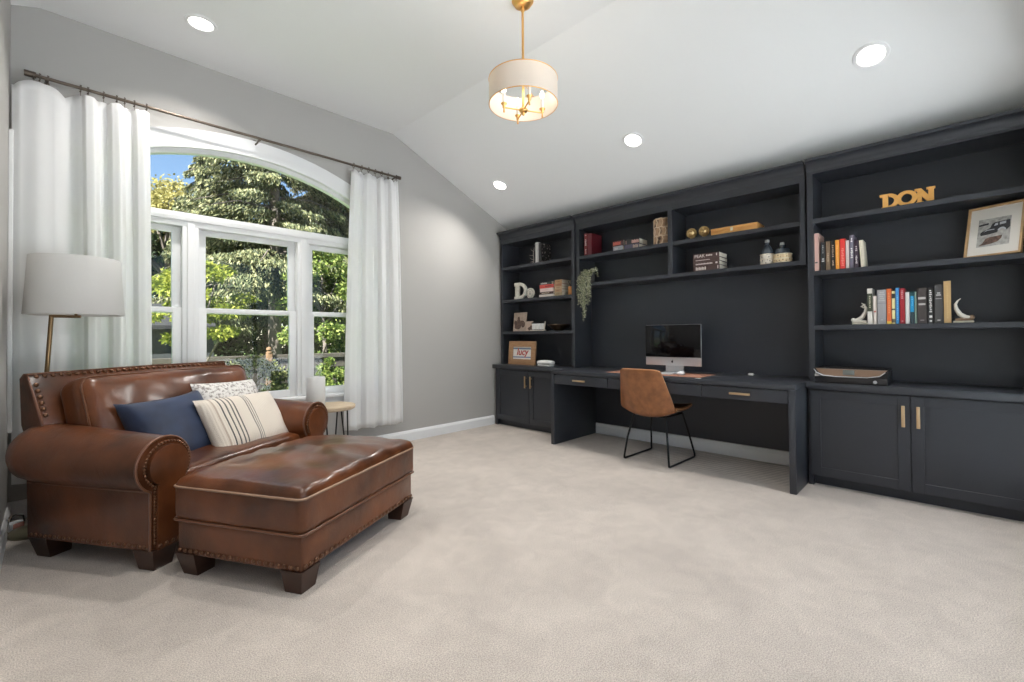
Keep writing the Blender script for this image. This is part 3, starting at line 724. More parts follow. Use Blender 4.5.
# ------------------------------------------------------------------ ceiling lights and pendant
M_LENS = mat('lit_lens', (.9, .9, .88), .5, emit=(1., .96, .9), estr=2.2)
def slope_z(x): return ZF if x <= XK1 else ZF-SLOPE*(x-XK1)
sl = math.atan(SLOPE)
for (x, y, lb) in ((3.431, .321, 'round recessed light on the slope above the framed picture bookcase'), (3.455, 1.936, 'round recessed light on the slope near the pendant'),
               (3.449, 3.575, 'round recessed light on the slope nearest the window wall'), (.69, 3.578, 'round recessed light in flat ceiling above the armchair'),
               (.69, 1.94, 'round recessed light in flat ceiling between the pendant and left wall'), (.69, .32, 'round recessed light in flat ceiling by the added rear window')):
    z = slope_z(x); slp = x > XK1
    L_ = thing('recessed_light', lb, 'ceiling light', (x, y, z), 0, 'recessed ceiling lights')
    if slp: L_.rotation_euler = (0, sl, 0)
    q = B(); q.lathe([(.070, -.002), (.088, -.002), (.092, .0), (.088, -.008), (.072, -.010), (.068, -.004), (.070, -.002)], 36, cap=False); q.build('trim_ring', M_CEIL, L_, smooth=50)
    q = B(); q.lathe([(.0001, -.003), (.070, -.003), (.070, .0), (.0001, .0)], 36); q.build('lens', M_LENS, L_, smooth=40)
    la = bpy.data.lights.new('lamp', 'AREA'); la.shape = 'DISK'; la.size = .13; la.energy = LAMP_W; la.spread = math.radians(125); la.color = (1, .97, .93)
    lo = bpy.data.objects.new('lamp', la); COL.objects.link(lo); lo.parent = L_; lo.location = (0, 0, -.012)
PD = thing('pendant_lamp', 'gold pendant lamp with white drum shade and candle bulbs hanging from the ceiling', 'lamp', (2.045, 1.905, 0))
q = B(); q.lathe([(.0001, ZF), (.066, ZF), (.068, ZF-.008), (.062, ZF-.016), (.056, ZF-.02), (.052, ZF-.032), (.035, ZF-.04), (.016, ZF-.044), (.0001, ZF-.044)], 36); q.build('canopy', M_GOLD, PD, smooth=50)
q = B(); q.tube([(0, 0, ZF-.04), (0, 0, ZF-.06)], .009, 12); q.ball((0, 0, ZF-.066), .012); q.tube([(0, 0, ZF-.07), (0, 0, 2.50)], .0075, 12); q.build('stem', M_GOLD, PD, smooth=60)
RS = .214
q = B(); q.lathe([(RS, 2.545), (RS, 2.702), (RS-.003, 2.702), (RS-.003, 2.545), (RS, 2.545)], 64, cap=False); so = q.build('lamp_shade', M_PSHADE, PD, smooth=60)
q = B()
for z in (2.546, 2.701): q.tube([(RS*math.cos(i*2*PI/64), RS*math.sin(i*2*PI/64), z) for i in range(64)], .0028, 6, closed=True)
for k in range(3):
    a_ = k*2*PI/3+.4; q.tube([(0, 0, 2.685), (RS*math.cos(a_), RS*math.sin(a_), 2.70)], .0022, 6)
q.build('shade_ring', M_GOLD, so, smooth=60)
q = B(); q.lathe([(.0001, 2.480), (.008, 2.482), (.011, 2.490), (.006, 2.496), (.024, 2.502), (.028, 2.512), (.024, 2.520), (.010, 2.524), (.0001, 2.524)], 24); q.build('hub', M_GOLD, PD, smooth=50)
for k in range(4):
    a_ = math.radians(-30+90*k); d = Vector((math.cos(a_), math.sin(a_), 0)); e = d*.125
    q = B(); q.tube([Vector((0, 0, 2.512)), d*.125+Vector((0, 0, 2.512))], .0045, 8)
    q.lathe([(.003, -.030), (.006, -.028), (.004, -.005), (.010, .0), (.008, .012), (.018, .022), (.019, .026), (.008, .027)], 16, c=e+Vector((0, 0, 2.512)))
    ar = q.build('arm', M_GOLD, PD, smooth=60)
    q = B(); q.tube([e+Vector((0, 0, 2.538)), e+Vector((0, 0, 2.60))], .010, 12); q.build('candle_sleeve', M_WHITE, ar, smooth=60)
    q = B(); q.lathe([(.0001, .0), (.006, .002), (.013, .014), (.015, .024), (.011, .038), (.004, .052), (.0001, .056)], 16, c=e+Vector((0, 0, 2.60)))
    q.build('bulb', mat('lit_bulb', (1, .9, .75), .4, emit=(1, .86, .66), estr=2.2), ar, smooth=60)
    la = bpy.data.lights.new('bulb_light', 'POINT'); la.energy = BULB_W; la.color = (1, .90, .80); la.shadow_soft_size = .02
    lo = bpy.data.objects.new('bulb_light', la); COL.objects.link(lo); lo.parent = PD; lo.location = e+Vector((0, 0, 2.672))

# ------------------------------------------------------------------ desk chair
DC = thing('desk_chair', 'tan leather bucket chair on black sled legs at the desk', 'chair', (3.76, 1.885, 0), math.radians(-2))
def shell_pt(u, v):
    # u across (-1..1), v along: 0 front seat edge -> 1 top of backrest
    if v < .48:
        k = v/.48; x = .225-.40*k; z = .445-.026*math.sin(k*PI*.9)+.012*(1-k)-.012*k; hw = .205+.040*k
    elif v < .62:
        k = (v-.48)/.14; a_ = k*math.radians(78); x = -.175-.10*math.sin(a_); z = .408+.10*(1-math.cos(a_)); hw = .245+.005*k
    else:
        k = (v-.62)/.38; x = -.274-.075*k; z = .490+.324*k; hw = .250-.068*k**1.1
    curl = abs(u)**2.4
    if v < .48: z += .055*curl*(.35+.9*v/.48)
    elif v < .62: k = (v-.48)/.14; z += .075*curl*(1-k); x += .085*curl*(.4+k*.6)
    else: x += .085*curl*(1-.45*(v-.62)/.38)
    if v > .93: z -= .012*((v-.93)/.07)**2*(abs(u)**6)
    return Vector((x, u*hw, z))
b = B(); b.grid(25, 44, lambda i, j: shell_pt(-1+2*i, j))
def shell_mods(o):
    m = o.modifiers.new('thickness', 'SOLIDIFY'); m.thickness = .026; m.offset = 0
    m2 = o.modifiers.new('round', 'BEVEL'); m2.width = .009; m2.segments = 3; m2.limit_method = 'ANGLE'; m2.angle_limit = math.radians(50)
b.build('seat_shell', M_TAN, DC, smooth=70, mods=shell_mods)
pb = B(); pts = [shell_pt(-1, j/20) for j in range(21)]+[shell_pt(-1+i/6, 1) for i in range(1, 12)]+[shell_pt(1, 1-j/20) for j in range(21)]
pb.tube([p+Vector((-.002, 0, 0)) for p in pts], .0045, 6); pb.build('seam', mat('tan_seam', (.46, .21, .09), .5), DC, smooth=60)
for s_ in (-1, 1):
    y = s_*.212; yt = s_*.15; l = B()
    l.tube([(-.15, yt, .405), (-.20, s_*.19, .20), (-.222, y, .03), (-.222, y, .014), (-.205, y, .009), (.235, y, .009), (.253, y, .014), (.252, y, .035), (.20, s_*.185, .22), (.15, yt, .405)], .0085, 10)
    l.build('leg', M_BLACK, DC, smooth=60)
l = B(); l.tube([(-.15, -.15, .402), (-.15, .15, .402)], .009, 8); l.tube([(.15, -.15, .402), (.15, .15, .402)], .009, 8)
for s_ in (-1, 1): l.tube([(-.15, s_*.15, .402), (.15, s_*.15, .402)], .009, 8)
l.build('seat_frame', M_BLACK, DC, smooth=60)

# ------------------------------------------------------------------ on the desk
M_SILVER = mat('brushed_aluminium', (.62, .63, .65), .32, metal=.75)
M_SCREEN = mat('black_screen_glass', (.003, .003, .004), .06, spec=.3)
ZD = .748
DM = tag(B().box(3.665, 4.03, 1.475, 2.36, ZD+.0005, ZD+.0035, .0015).build('desk_mat', M_MAT, smooth=30), 'tan leather desk mat under the computer', 'desk mat')
MO = thing('desktop_computer', 'silver all in one computer with black screen standing on the desk', 'computer', (3.95, 1.833, ZD))
q = B(); q.box(-.008, .006, -.264, .264, .072, .446, .005)
t = bmesh.new()
q.build('casing', M_SILVER, MO, smooth=40)
q = B(); q.box(-.0105, -.008, -.262, .262, .148, .444, .001); q.build('screen', M_SCREEN, MO, smooth=30)
q = B(); q.box(.006, .03, -.16, .16, .13, .40, .012); q.build('rear_cover', M_SILVER, MO, smooth=40)
# small dark fruit-shaped mark on the chin
q = B()
ap = [(math.cos(a_)*.0105*(1-.12*math.exp(-((a_-PI/2)/.35)**2))-.0, math.sin(a_)*.0115) for a_ in [i*2*PI/28 for i in range(28)]]
ap = [(x-(.004 if (x > .004 and abs(y-.001) < .006) else 0), y) for x, y in ap]
q.prism(ap, 0, .0008, 'z', M=face_M(-.008, 0, .108)); q.prism([(0, .0125), (.002, .018), (.0055, .0195), (.0035, .0145)], 0, .0008, 'z', M=face_M(-.008, 0, .108))
q.build('emblem', M_BLACK, MO, smooth=0)
q = B(); q.prism([(.035, .12), (.045, .12), (.050, .006), (.048, 0), (-.10, 0), (-.105, .004), (-.02, .008), (.036, .016)], -.085, .085, 'y'); lab(q.build('stand', M_SILVER, MO, smooth=40), 'bent silver foot')
KB = thing('keyboard', 'slim white keyboard in front of the computer', 'keyboard', (3.795, 1.90, ZD+.004))
q = B(); q.box(-.055, .055, -.14, .14, 0, .008, .003); q.build('body', M_SILVER, KB, smooth=40)
q = B()
for i in range(5):
    for j in range(13): q.box(-.047+i*.0195, -.047+i*.0195+.016, -.132+j*.0205, -.132+j*.0205+.017, .008, .0105)
q.build('keys', mat('white_keys', (.78, .78, .79), .5), KB, smooth=0)
tag(B().ball((0, 0, 0), 1, sq=(.055, .029, .02), seg=20).build('mouse', mat('white_mouse', (.8, .8, .8), .25), smooth=60), 'white computer mouse on the tan desk mat', 'mouse').location = (3.80, 1.69, ZD+.018)
GR = thing('charger_cube', 'tiny white charger cube on the desk beside the wall', 'charger', (4.17, 1.235, ZD))
B().box(-.012, .012, -.02, .02, 0, .018, .003).build('body', M_WHITE, GR, smooth=40)
B().tube([(.012, 0, .008), (.05, .01, .004), (.09, .0, .003)], .002, 6).build('cable', M_WHITE, GR, smooth=60)
tag(B().box(-.012, .012, -.022, .022, 0, .003, .001).build('paper_tag', M_WHITE, smooth=0), 'small white paper tag by the edge of the desk mat', 'tag').location = (3.585, 1.455, ZD+.001)

# ------------------------------------------------------------------ printer
PR = thing('printer', 'black inkjet printer with bronze lid on the counter', 'printer', (3.99, .505, .7505))
q = B(); q.prism([(-.155, .0), (.13, .0), (.14, .02), (.14, .09), (-.13, .09), (-.165, .045)], -.205, .205, 'y', bev=.004); q.build('body', mat('printer_black', (.012, .012, .014), .3), PR, smooth=40)
q = B(); q.prism([(-.205, .102), (.195, .102), (.175, .075), (.14, .056), (.08, .052), (-.12, .055), (-.17, .068)], -.172, -.15, 'x'); q.build('control_panel', mat('bronze_panel', (.30, .20, .14), .3, metal=.6), PR, smooth=40)
q = B(); q.box(-.1755, -.172, -.03, .035, .064, .098, .001); q.build('display', mat('grey_display', (.13, .14, .13), .3), PR, smooth=30)
q = B(); q.box(-.15, .13, -.207, .207, .09, .108, .006); q.build('scanner_lid', mat('printer_lid', (.02, .018, .018), .25), PR, smooth=40)
q = B(); q.tube([(-.176, .205, .098), (-.176, .19, .075), (-.176, .15, .056), (-.176, .08, .050), (-.176, -.10, .051), (-.176, -.165, .064), (-.176, -.195, .09)], .003, 6); q.build('chrome_strip', M_SILVER, PR, smooth=60)
q = B(); q.lathe([(.0001, 0), (.011, 0), (.011, .002), (.0001, .002)], 20, M=face_M(-.163, -.14, .022)); q.build('emblem', mat('grey_emblem', (.35, .36, .37), .4), PR, smooth=30)
tag(B().box(-.01, .01, -.016, .016, 0, .009, .003).build('usb_plug', M_WHITE, smooth=40), 'tiny white plug lying on the counter right of the printer', 'plug').location = (4.02, .335, .751)

# ------------------------------------------------------------------ books
def book(label, x, y0, y1, z0, h, col, depth=.15, lean=0., marks=(), mcol=(.75, .72, .66), group=None, bands=()):
    """upright book, spine towards the room; y0<y1; marks = [(z fraction from, to, width fraction)]"""
    w = y1-y0-.0012
    r = thing('book', label, 'book', (x, (y0+y1)/2, z0), 0, group)
    m = mat('cover_%d_%d_%d' % tuple(int(c_*1000) for c_ in col), col, .45)
    b = B(); b.box(0, .003, -w/2, w/2, 0, h, .001, seg=1); b.box(0, depth, -w/2, -w/2+.0025, 0, h); b.box(0, depth, w/2-.0025, w/2, 0, h)
    b.build('cover', m, r, smooth=0)
    B().box(.003, depth-.006, -w/2+.0025, w/2-.0025, .003, h-.004).build('pages', M_PAPER, r, smooth=0)
    if bands:
        for k, (a_, c_, bc_) in enumerate(bands):
            B().box(-.0008, .0005, -w/2, w/2, h*a_, h*c_).build('spine_band', mat('band_%d_%d_%d' % tuple(int(q*1000) for q in bc_), bc_, .5), r, smooth=0)
    if marks:
        b = B()
        for a_, c_, wf in marks:
            n_ = max(1, int((c_-a_)*h/.012))
            for i in range(n_):
                z_ = h*(a_+(c_-a_)*(i+.15)/n_); b.box(-.0015, .0005, -w/2*wf*(1-.25*((i*7) % 3)), w/2*wf*(1-.2*((i*5) % 3)), z_, z_+(c_-a_)*h/n_*.62)
        b.build('spine_lettering', mat('lettering_%d_%d_%d' % tuple(int(c_*1000) for c_ in mcol), mcol, .5), r, smooth=0)
    if lean: r.rotation_euler = (lean, 0, 0)
    return r
GU = 'upright books on the upper shelf of the right bookcase'; GL = 'upright books between the bookends'
X_ = 4.0
book('tall pale pink book, leftmost of its row below the gold sign', X_-.01, .699, .734, 1.571, .285, (.66, .42, .36), .20, marks=[(.2, .26, .5)], mcol=(.1, .08, .08), group=GU)
book('black book with silver lettering next to the tall pink book', X_, .662, .690, 1.571, .215, (.02, .02, .022), marks=[(.3, .45, .6), (.6, .9, .25)], mcol=(.5, .5, .5), group=GU)
book('brown tan book between two black books', X_, .629, .659, 1.571, .217, (.20, .135, .085), marks=[(.3, .6, .35)], mcol=(.42, .32, .22), group=GU)
book('black book with tan lettering left of the orange book', X_, .602, .626, 1.571, .208, (.025, .02, .018), marks=[(.15, .35, .5), (.45, .9, .5)], mcol=(.45, .33, .24), group=GU)
book('bright orange yellow book left of the bright red one', X_, .574, .600, 1.571, .218, (.85, .33, .05), marks=[(.15, .85, .2)], mcol=(.95, .55, .2), group=GU)
book('bright red book beside the orange yellow one', X_, .539, .573, 1.571, .222, (.75, .05, .04), marks=[(.1, .7, .5)], mcol=(.85, .25, .2), group=GU)
book('thin pale pink book between red and grey violet books', X_, .516, .538, 1.571, .205, (.68, .56, .54), marks=[(.3, .5, .3)], mcol=(.6, .48, .46), group=GU)
book('tall grey violet book with white lettering', X_, .488, .515, 1.571, .240, (.17, .15, .20), marks=[(.3, .62, .55), (.78, .92, .4)], mcol=(.7, .68, .68), group=GU)
book('dark plum book with white lettering', X_, .463, .487, 1.571, .200, (.045, .025, .045), marks=[(.15, .45, .5), (.6, .8, .5)], mcol=(.65, .6, .6), group=GU)
book('cream book leaning at the right end of the row below the sign', X_, .424, .450, 1.572, .195, (.68, .62, .50), lean=-.06, marks=[(.2, .8, .25)], mcol=(.6, .54, .42), group=GU)
book('white book with dark green title block by the left bookend', X_, .388, .418, 1.165, .252, (.70, .66, .60), bands=[(.36, .86, (.05, .06, .035))], marks=[(.45, .8, .3)], mcol=(.55, .5, .38), group=GL)
book('short cream book beside the wide grey one', X_, .365, .386, 1.165, .198, (.66, .58, .52), marks=[(.4, .5, .6)], mcol=(.35, .08, .07), group=GL)
book('wide light grey book', X_, .313, .363, 1.165, .238, (.33, .32, .33), bands=[(.60, .615, (.2, .2, .2))], marks=[(.66, .95, .7), (.1, .15, .25)], mcol=(.45, .44, .44), group=GL)
book('orange red book with yellow foot', X_, .286, .312, 1.165, .242, (.72, .15, .04), bands=[(0, .08, (.85, .6, .1))], marks=[(.3, .9, .35)], mcol=(.85, .35, .15), group=GL)
book('thin yellow and black book', X_, .266, .285, 1.165, .225, (.80, .70, .35), bands=[(.78, .92, (.03, .03, .03)), (.42, .46, (.03, .03, .03)), (.04, .15, (.1, .08, .06))], group=GL)
book('blue book standing between yellow and crimson books', X_, .245, .265, 1.165, .245, (.06, .25, .55), marks=[(.1, .8, .3)], mcol=(.2, .5, .8), group=GL)
book('dark crimson book with faded lettering between blue and white ones', X_, .215, .244, 1.165, .240, (.33, .015, .025), marks=[(.7, .95, .4), (.05, .1, .3)], mcol=(.6, .3, .3), group=GL)
book('plain white book right of the crimson one', X_, .191, .214, 1.165, .212, (.72, .69, .67), group=GL)
book('bright blue book with black foot', X_, .168, .190, 1.165, .214, (.01, .26, .52), bands=[(0, .36, (.02, .04, .05)), (.86, 1, (.01, .06, .07))], marks=[(.55, .85, .25)], mcol=(.2, .55, .8), group=GL)
book('very thin teal and cream book', X_, .157, .167, 1.165, .212, (.30, .42, .36), group=GL)
book('wide dark brown book with silver titles', X_, .105, .155, 1.165, .236, (.055, .045, .042), marks=[(.5, .58, .7), (.66, .76, .75), (.08, .1, .4)], mcol=(.5, .47, .45), group=GL)
book('black book with white vertical title', X_, .073, .103, 1.165, .232, (.02, .018, .018), marks=[(.3, .95, .45), (.14, .24, .5), (.03, .1, .4)], mcol=(.7, .68, .66), group=GL)
book('charcoal book with silver bands beside the tan one', X_, .028, .071, 1.165, .252, (.065, .062, .062), marks=[(.7, .8, .55), (.62, .64, .7), (.05, .1, .35)], mcol=(.5, .48, .47), group=GL)
book('tall tan linen book by the right bookend', X_, -.010, .026, 1.165, .270, (.55, .36, .16), marks=[(.1, .9, .2)], mcol=(.62, .44, .22), group=GL)
book('white spined book on top shelf nearest the window wall', 4.03, 3.535, 3.575, 1.966, .255, (.72, .71, .69), .17)
q = book('black book with white botanical cover on top shelf nearest the window wall', 4.045, 3.49, 3.53, 1.966, .245, (.02, .018, .018), .17)
sp = B(); r0 = random.Random(5)
for i in range(26):
    a_, z_ = r0.uniform(.01, .16), r0.uniform(.01, .235); s_ = r0.uniform(.004, .013)
    sp.add([(a_, -.0205, z_), (a_+s_, -.0205, z_+s_*.5), (a_+s_*.6, -.0205, z_+s_*1.8), (a_-s_*.4, -.0205, z_+s_*1.1)], [(0, 1, 2, 3)])
sp.build('cover_print', mat('white_print', (.55, .5, .47), .6), q, smooth=0)
# dry twig ornament beside the white spined book
TW = thing('twig_ornament', 'pale dry twig ornament left of the white spined book', 'ornament', (4.02, 3.60, 1.966))
q = B(); q.tube([(0, 0, .0), (0, -.01, .05), (0, .0, .12), (.01, -.01, .2)], [.006, .005, .004, .002], 6)
for z_, dy, dz in ((.10, .06, .012), (.05, .05, .03), (.15, .035, .04), (.03, .045, -.01)): q.tube([(0, -.005, z_), (-.005, dy*.6, z_+dz*.4), (-.008, dy, z_+dz)], [.004, .003, .001], 5)
q.build('twigs', mat('dry_twig', (.42, .38, .34), .8), TW, smooth=60)
q = B(); q.lathe([(.0001, 0), (.02, 0), (.018, .012), (.0001, .014)], 14); q.build('base', mat('dry_twig'), TW, smooth=50)
GR_ = 'books on the shelf above the plant'
book('maroon book with white lettering above the trailing plant', 4.0, 2.800, 2.842, 1.963, .238, (.15, .018, .022), .19, marks=[(.08, .3, .35), (.45, .75, .45), (.88, .95, .4)], mcol=(.62, .5, .5), group=GR_)
book('plain dark red book right of the lettered maroon book', 4.005, 2.745, 2.797, 1.963, .232, (.10, .010, .016), .19, group=GR_)

def flat_book(label, x, y0, y1, z0, th, col, depth=.17, rz=0., marks=(), mcol=(.7, .66, .6), group=None, text=None):
    r = thing('book', label, 'book', (x, (y0+y1)/2, z0), rz, group); w = y1-y0
    m = mat('cover_%d_%d_%d' % tuple(int(c_*1000) for c_ in col), col, .45)
    b = B(); b.box(0, .003, -w/2, w/2, 0, th-.0006, .001, seg=1); b.box(0, depth, -w/2, w/2, 0, .0025); b.box(0, depth, -w/2, w/2, th-.0031, th-.0006)
    b.build('cover', m, r, smooth=0)
    B().box(.003, depth-.006, -w/2+.004, w/2-.004, .0025, th-.0031).build('pages', M_PAPER, r, smooth=0)
    lm = mat('lettering_%d_%d_%d' % tuple(int(c_*1000) for c_ in mcol), mcol, .5)
    if text:
        b = B(); b.merge(text_bm(text, th*.95, .0006, 'LEFT'), face_M(-.0006, w/2-.012, th*.16)); b.build('spine_lettering', lm, r, smooth=0)
    if marks:
        b = B()
        for a_, c_, hf in marks:
            n_ = max(1, int((c_-a_)*w/.012))
            for i in range(n_):
                y_ = w/2-w*(a_+(c_-a_)*(i+.1)/n_); b.box(-.0015, .0005, y_-(c_-a_)*w/n_*.7, y_, th*(.5-hf/2), th*(.5+hf/2*(1-.3*(i % 2))))
        b.build('spine_marks' if text else 'spine_lettering', lm, r, smooth=0)
    return r
G1 = 'books lying in the stack by the copper cup'
z = 1.554
for i, (th, col, w0, w1, lb, mk, mc) in enumerate((
        (.030, (.70, .64, .58), 3.275, 3.495, 'cream book at the bottom of the stack beside the copper cup', [(.2, .6, .3)], (.6, .5, .45)),
        (.030, (.07, .035, .035), 3.275, 3.485, 'dark maroon book second from bottom of the stack by the copper cup', [(.15, .7, .4)], (.55, .45, .35)),
        (.042, (.70, .56, .52), 3.28, 3.48, 'thick pale pink book in the middle of the stack by the copper cup', [(.2, .6, .2)], (.62, .45, .42)),
        (.042, (.52, .07, .055), 3.27, 3.485, 'red book with black title near the top of the stack by the copper cup', [(.4, .85, .3)], (.04, .02, .02)),
        (.030, (.05, .055, .055), 3.30, 3.475, 'dark book with pale title topmost of the stack by the copper cup', [(.05, .6, .5)], (.5, .5, .48)))):
    flat_book(lb, 4.0, w0, w1, z, th, col, .18, 0, mk, mc, G1); z += th
G2 = 'books lying in the tan stack by the copper cup'
z = 1.554
for i, (th, col, lb) in enumerate(((.045, (.34, .27, .16), 'olive tan book at the bottom of the narrow stack near the copper cup'), (.035, (.42, .26, .15), 'tan book second in the narrow stack near the copper cup'),
                                   (.03, (.46, .33, .2), 'light tan book third in the narrow stack near the copper cup'), (.030, (.36, .18, .10), 'rust book fourth in the narrow stack near the copper cup'), (.045, (.42, .25, .13), 'thick tan book on top of the narrow stack near the copper cup'))):
    flat_book(lb, 4.005, 3.155+.004*(i % 2), 3.262-.003*(i % 3), z, th, col, .17, 0, [(.2, .7, .25)], (.25, .14, .08), G2); z += th
# short double stack under the left half of the hung shelf
G3 = 'books lying in two short stacks left of the woven vase'
for lb, y0, y1, z0, th, col, mk, mc in (
        ('grey blue book under the red titled one', 2.375, 2.485, 1.963, .048, (.34, .36, .40), [(.15, .5, .4)], (.5, .5, .52)),
        ('red titled dark book on the left short stack', 2.365, 2.500, 2.011, .056, (.07, .03, .03), [(.1, .75, .6)], (.62, .14, .10)),
        ('dark indigo and tan book under the pale titled one', 2.195, 2.362, 1.963, .044, (.09, .08, .13), [(.6, .95, .7)], (.5, .38, .3)),
        ('black and pink titled book on the right short stack', 2.19, 2.358, 2.007, .052, (.03, .027, .03), [(.1, .15, .7), (.5, .98, .6)], (.62, .36, .30))):
    flat_book(lb, 4.01, y0, y1, z0, th, col, .17, 0, mk, mc, G3)
G4 = 'dark brown books stacked under the gold ornaments'
z = 1.665
for i, (th, lb, tx, mk) in enumerate(((.045, 'dark brown book at the bottom of the four book stack', None, [(.1, .5, .6), (.92, .96, .6)]), (.034, 'dark brown book second from bottom of the four book stack', None, [(.1, .75, .35), (.85, .95, .4)]),
                                      (.034, 'dark brown book third from bottom of the four book stack', None, [(.1, .65, .2)]), (.042, 'dark brown book with white PEAK title on top of the four book stack', 'PEAK', [(.5, .75, .35), (.88, .93, .5)]))):
    flat_book(lb, 4.0, 1.425+.002*(i % 2), 1.655, z, th, (.075, .042, .038), .20, 0, mk, (.62, .54, .5), G4, tx); z += th

# ------------------------------------------------------------------ shelf ornaments
def poly_sign(b, polys, x, th): pass
M_DLET = mat('cream_painted_wood', (.60, .57, .50), .7, var=.15, vscale=30)
def ring_poly(cx_, cz_, rx, rz, rx2, rz2, a0, a1, n=18):
    o = [(cx_+rx*math.cos(a0+(a1-a0)*i/n), cz_+rz*math.sin(a0+(a1-a0)*i/n)) for i in range(n+1)]
    i_ = [(cx_+rx2*math.cos(a1-(a1-a0)*i/n), cz_+rz2*math.sin(a1-(a1-a0)*i/n)) for i in range(n+1)]
    return o+i_
# letter D (local x to the viewer's right)
LD = thing('letter_ornament', 'cream block letter D standing on the left bookcase shelf', 'letter', (4.04, 3.915, 1.554))
q = B(); MD = face_M(0, 0, 0)
q.prism([(0.0, 0), (.09, 0), (.09, .035), (.075, .035), (.075, .165), (.09, .165), (.09, .205), (0, .205), (0, .165), (.018, .165), (.018, .035), (0, .035)], 0, .03, 'z', bev=.002, M=MD)
q.prism(ring_poly(.085, .1025, .115, .1025, .078, .063, -PI/2, PI/2), 0, .03, 'z', bev=.002, M=MD)
q.build('body', M_DLET, LD, smooth=40)
WD = thing('wood_disc', 'round cream disc ornament leaning beside the letter D', 'ornament', (4.05, 3.675, 1.554))
q = B(); q.lathe([(.0001, 0), (.056, 0), (.064, .006), (.064, .02), (.0001, .022)], 32, M=face_M(.012, 0, .066)); q.build('body', M_DLET, WD, smooth=40)
q = B(); q.lathe([(.045, .0215), (.049, .0215), (.049, .023), (.045, .023), (.045, .0215)], 28, M=face_M(.012, 0, .066), cap=False); q.box(-.012, -.0095, -.004, .004, .05, .092); q.box(-.012, -.0095, -.02, .016, .055, .061); q.build('mark', mat('grey_mark', (.2, .19, .17), .7), WD, smooth=30)
CP = thing('copper_cup', 'small copper cup with dark sprig at the shelf end', 'cup', (4.04, 3.055, 1.554))
q = B(); q.lathe([(.0001, 0), (.030, 0), (.033, .004), (.033, .095), (.030, .095), (.029, .01), (.0001, .008)], 24); q.build('body', mat('copper', (.72, .33, .13), .3, metal=.9), CP, smooth=40)
q = B(); q.tube([(0, 0, .02), (0, .01, .12), (0, .03, .15)], .003, 5); q.tube([(0, 0, .02), (0, -.01, .11), (.0, -.012, .14)], .003, 5); q.ball((0, .032, .152), .007, seg=8); q.ball((0, -.012, .142), .007, seg=8); q.build('sprig', mat('dark_sprig', (.03, .035, .03), .7), CP, smooth=60)
# sepia photo
def frame_box(b, w, h, bw, th, M):
    for (x0, x1, z0, z1) in ((-w/2, -w/2+bw, 0, h), (w/2-bw, w/2, 0, h), (-w/2+bw, w/2-bw, 0, bw), (-w/2+bw, w/2-bw, h-bw, h)): b.box(x0, x1, z0, z1, 0, th, .0012, M=M, seg=1)
def lean_M(a_): return Matrix.Rotation(a_, 4, 'Y') @ face_M(0, 0, 0)
PH = thing('photo_print', 'sepia photo print of a group leaning on the left bookcase shelf', 'photo', (4.035, 3.845, 1.159))
ML = lean_M(.10)
q = B(); q.box(-.108, .108, 0, .232, 0, .012, .001, M=ML); q.build('board', mat('sepia_ground', (.40, .31, .25), .6, var=.25, vscale=18), PH, smooth=0)
q = B(); r0 = random.Random(3)
def blob(b, cx_, cy_, rx, ry, zoff, M, n=14, r_=r0): b.prism([(cx_+rx*math.cos(i*2*PI/n)*r_.uniform(.85, 1.1), cy_+ry*math.sin(i*2*PI/n)*r_.uniform(.85, 1.1)) for i in range(n)], zoff, zoff+.0006, 'z', M=M)
for a_ in ((-.02, .155, .02, .028), (-.02, .12, .03, .04), (.03, .10, .04, .035), (-.07, .105, .025, .03), (-.03, .06, .06, .04), (.06, .085, .03, .045)): blob(q, *a_, .012, ML)
q.build('figures', mat('sepia_figures', (.10, .06, .045), .6, var=.5, vscale=40), PH, smooth=0)
CD = thing('photo_card', 'small tan photo card leaning against the sepia print', 'card', (4.02, 3.672, 1.159))
q = B(); q.box(-.055, .055, 0, .118, 0, .004, .001, M=ML); q.build('card', mat('tan_card', (.48, .36, .29), .6), CD, smooth=0)
q = B(); blob(q, .01, .03, .035, .022, .004, ML); blob(q, .03, .05, .02, .02, .004, ML); q.build('figures', mat('sepia_figures'), CD, smooth=0)
LB = thing('letter_block', 'white lettered block sign on a little cream tray beside the bronze bowl', 'sign', (4.02, 3.535, 1.159))
q = B(); q.box(-.018, .03, -.105, .112, 0, .014, .003); q.build('tray', mat('cream_tray', (.58, .52, .44), .6), LB, smooth=40)
for k in range(4):
    q = B(); q.box(-.010, .02, .048-k*.046-.002, .088-k*.046-.002, .018, .088, .003); q.build('block', mat('white_block', (.72, .72, .71), .5), LB, smooth=40)
q = B(); q.box(-.008, .018, -.10, .095, .088, .104, .002); q.box(-.008, .018, -.10, .095, .0135, .019); q.build('bar', M_BLACK, LB, smooth=30)
q = B(); q.prism([(-.107, 0), (-.098, 0), (-.118, .11), (-.125, .11)], -.012, .0, 'x'); q.build('side_post', mat('cream_tray'), LB, smooth=30)
tag(B().lathe([(.0001, .006), (.045, .0), (.05, .004), (.09, .03), (.128, .066), (.131, .068), (.127, .072), (.085, .038), (.04, .016), (.0001, .014)], 40).build('bowl', mat('dark_bronze_bowl', (.13, .085, .05), .3, metal=.8), smooth=50), 'shallow dark bronze bowl on the left bookcase shelf', 'bowl').location = (4.09, 3.275, 1.159)
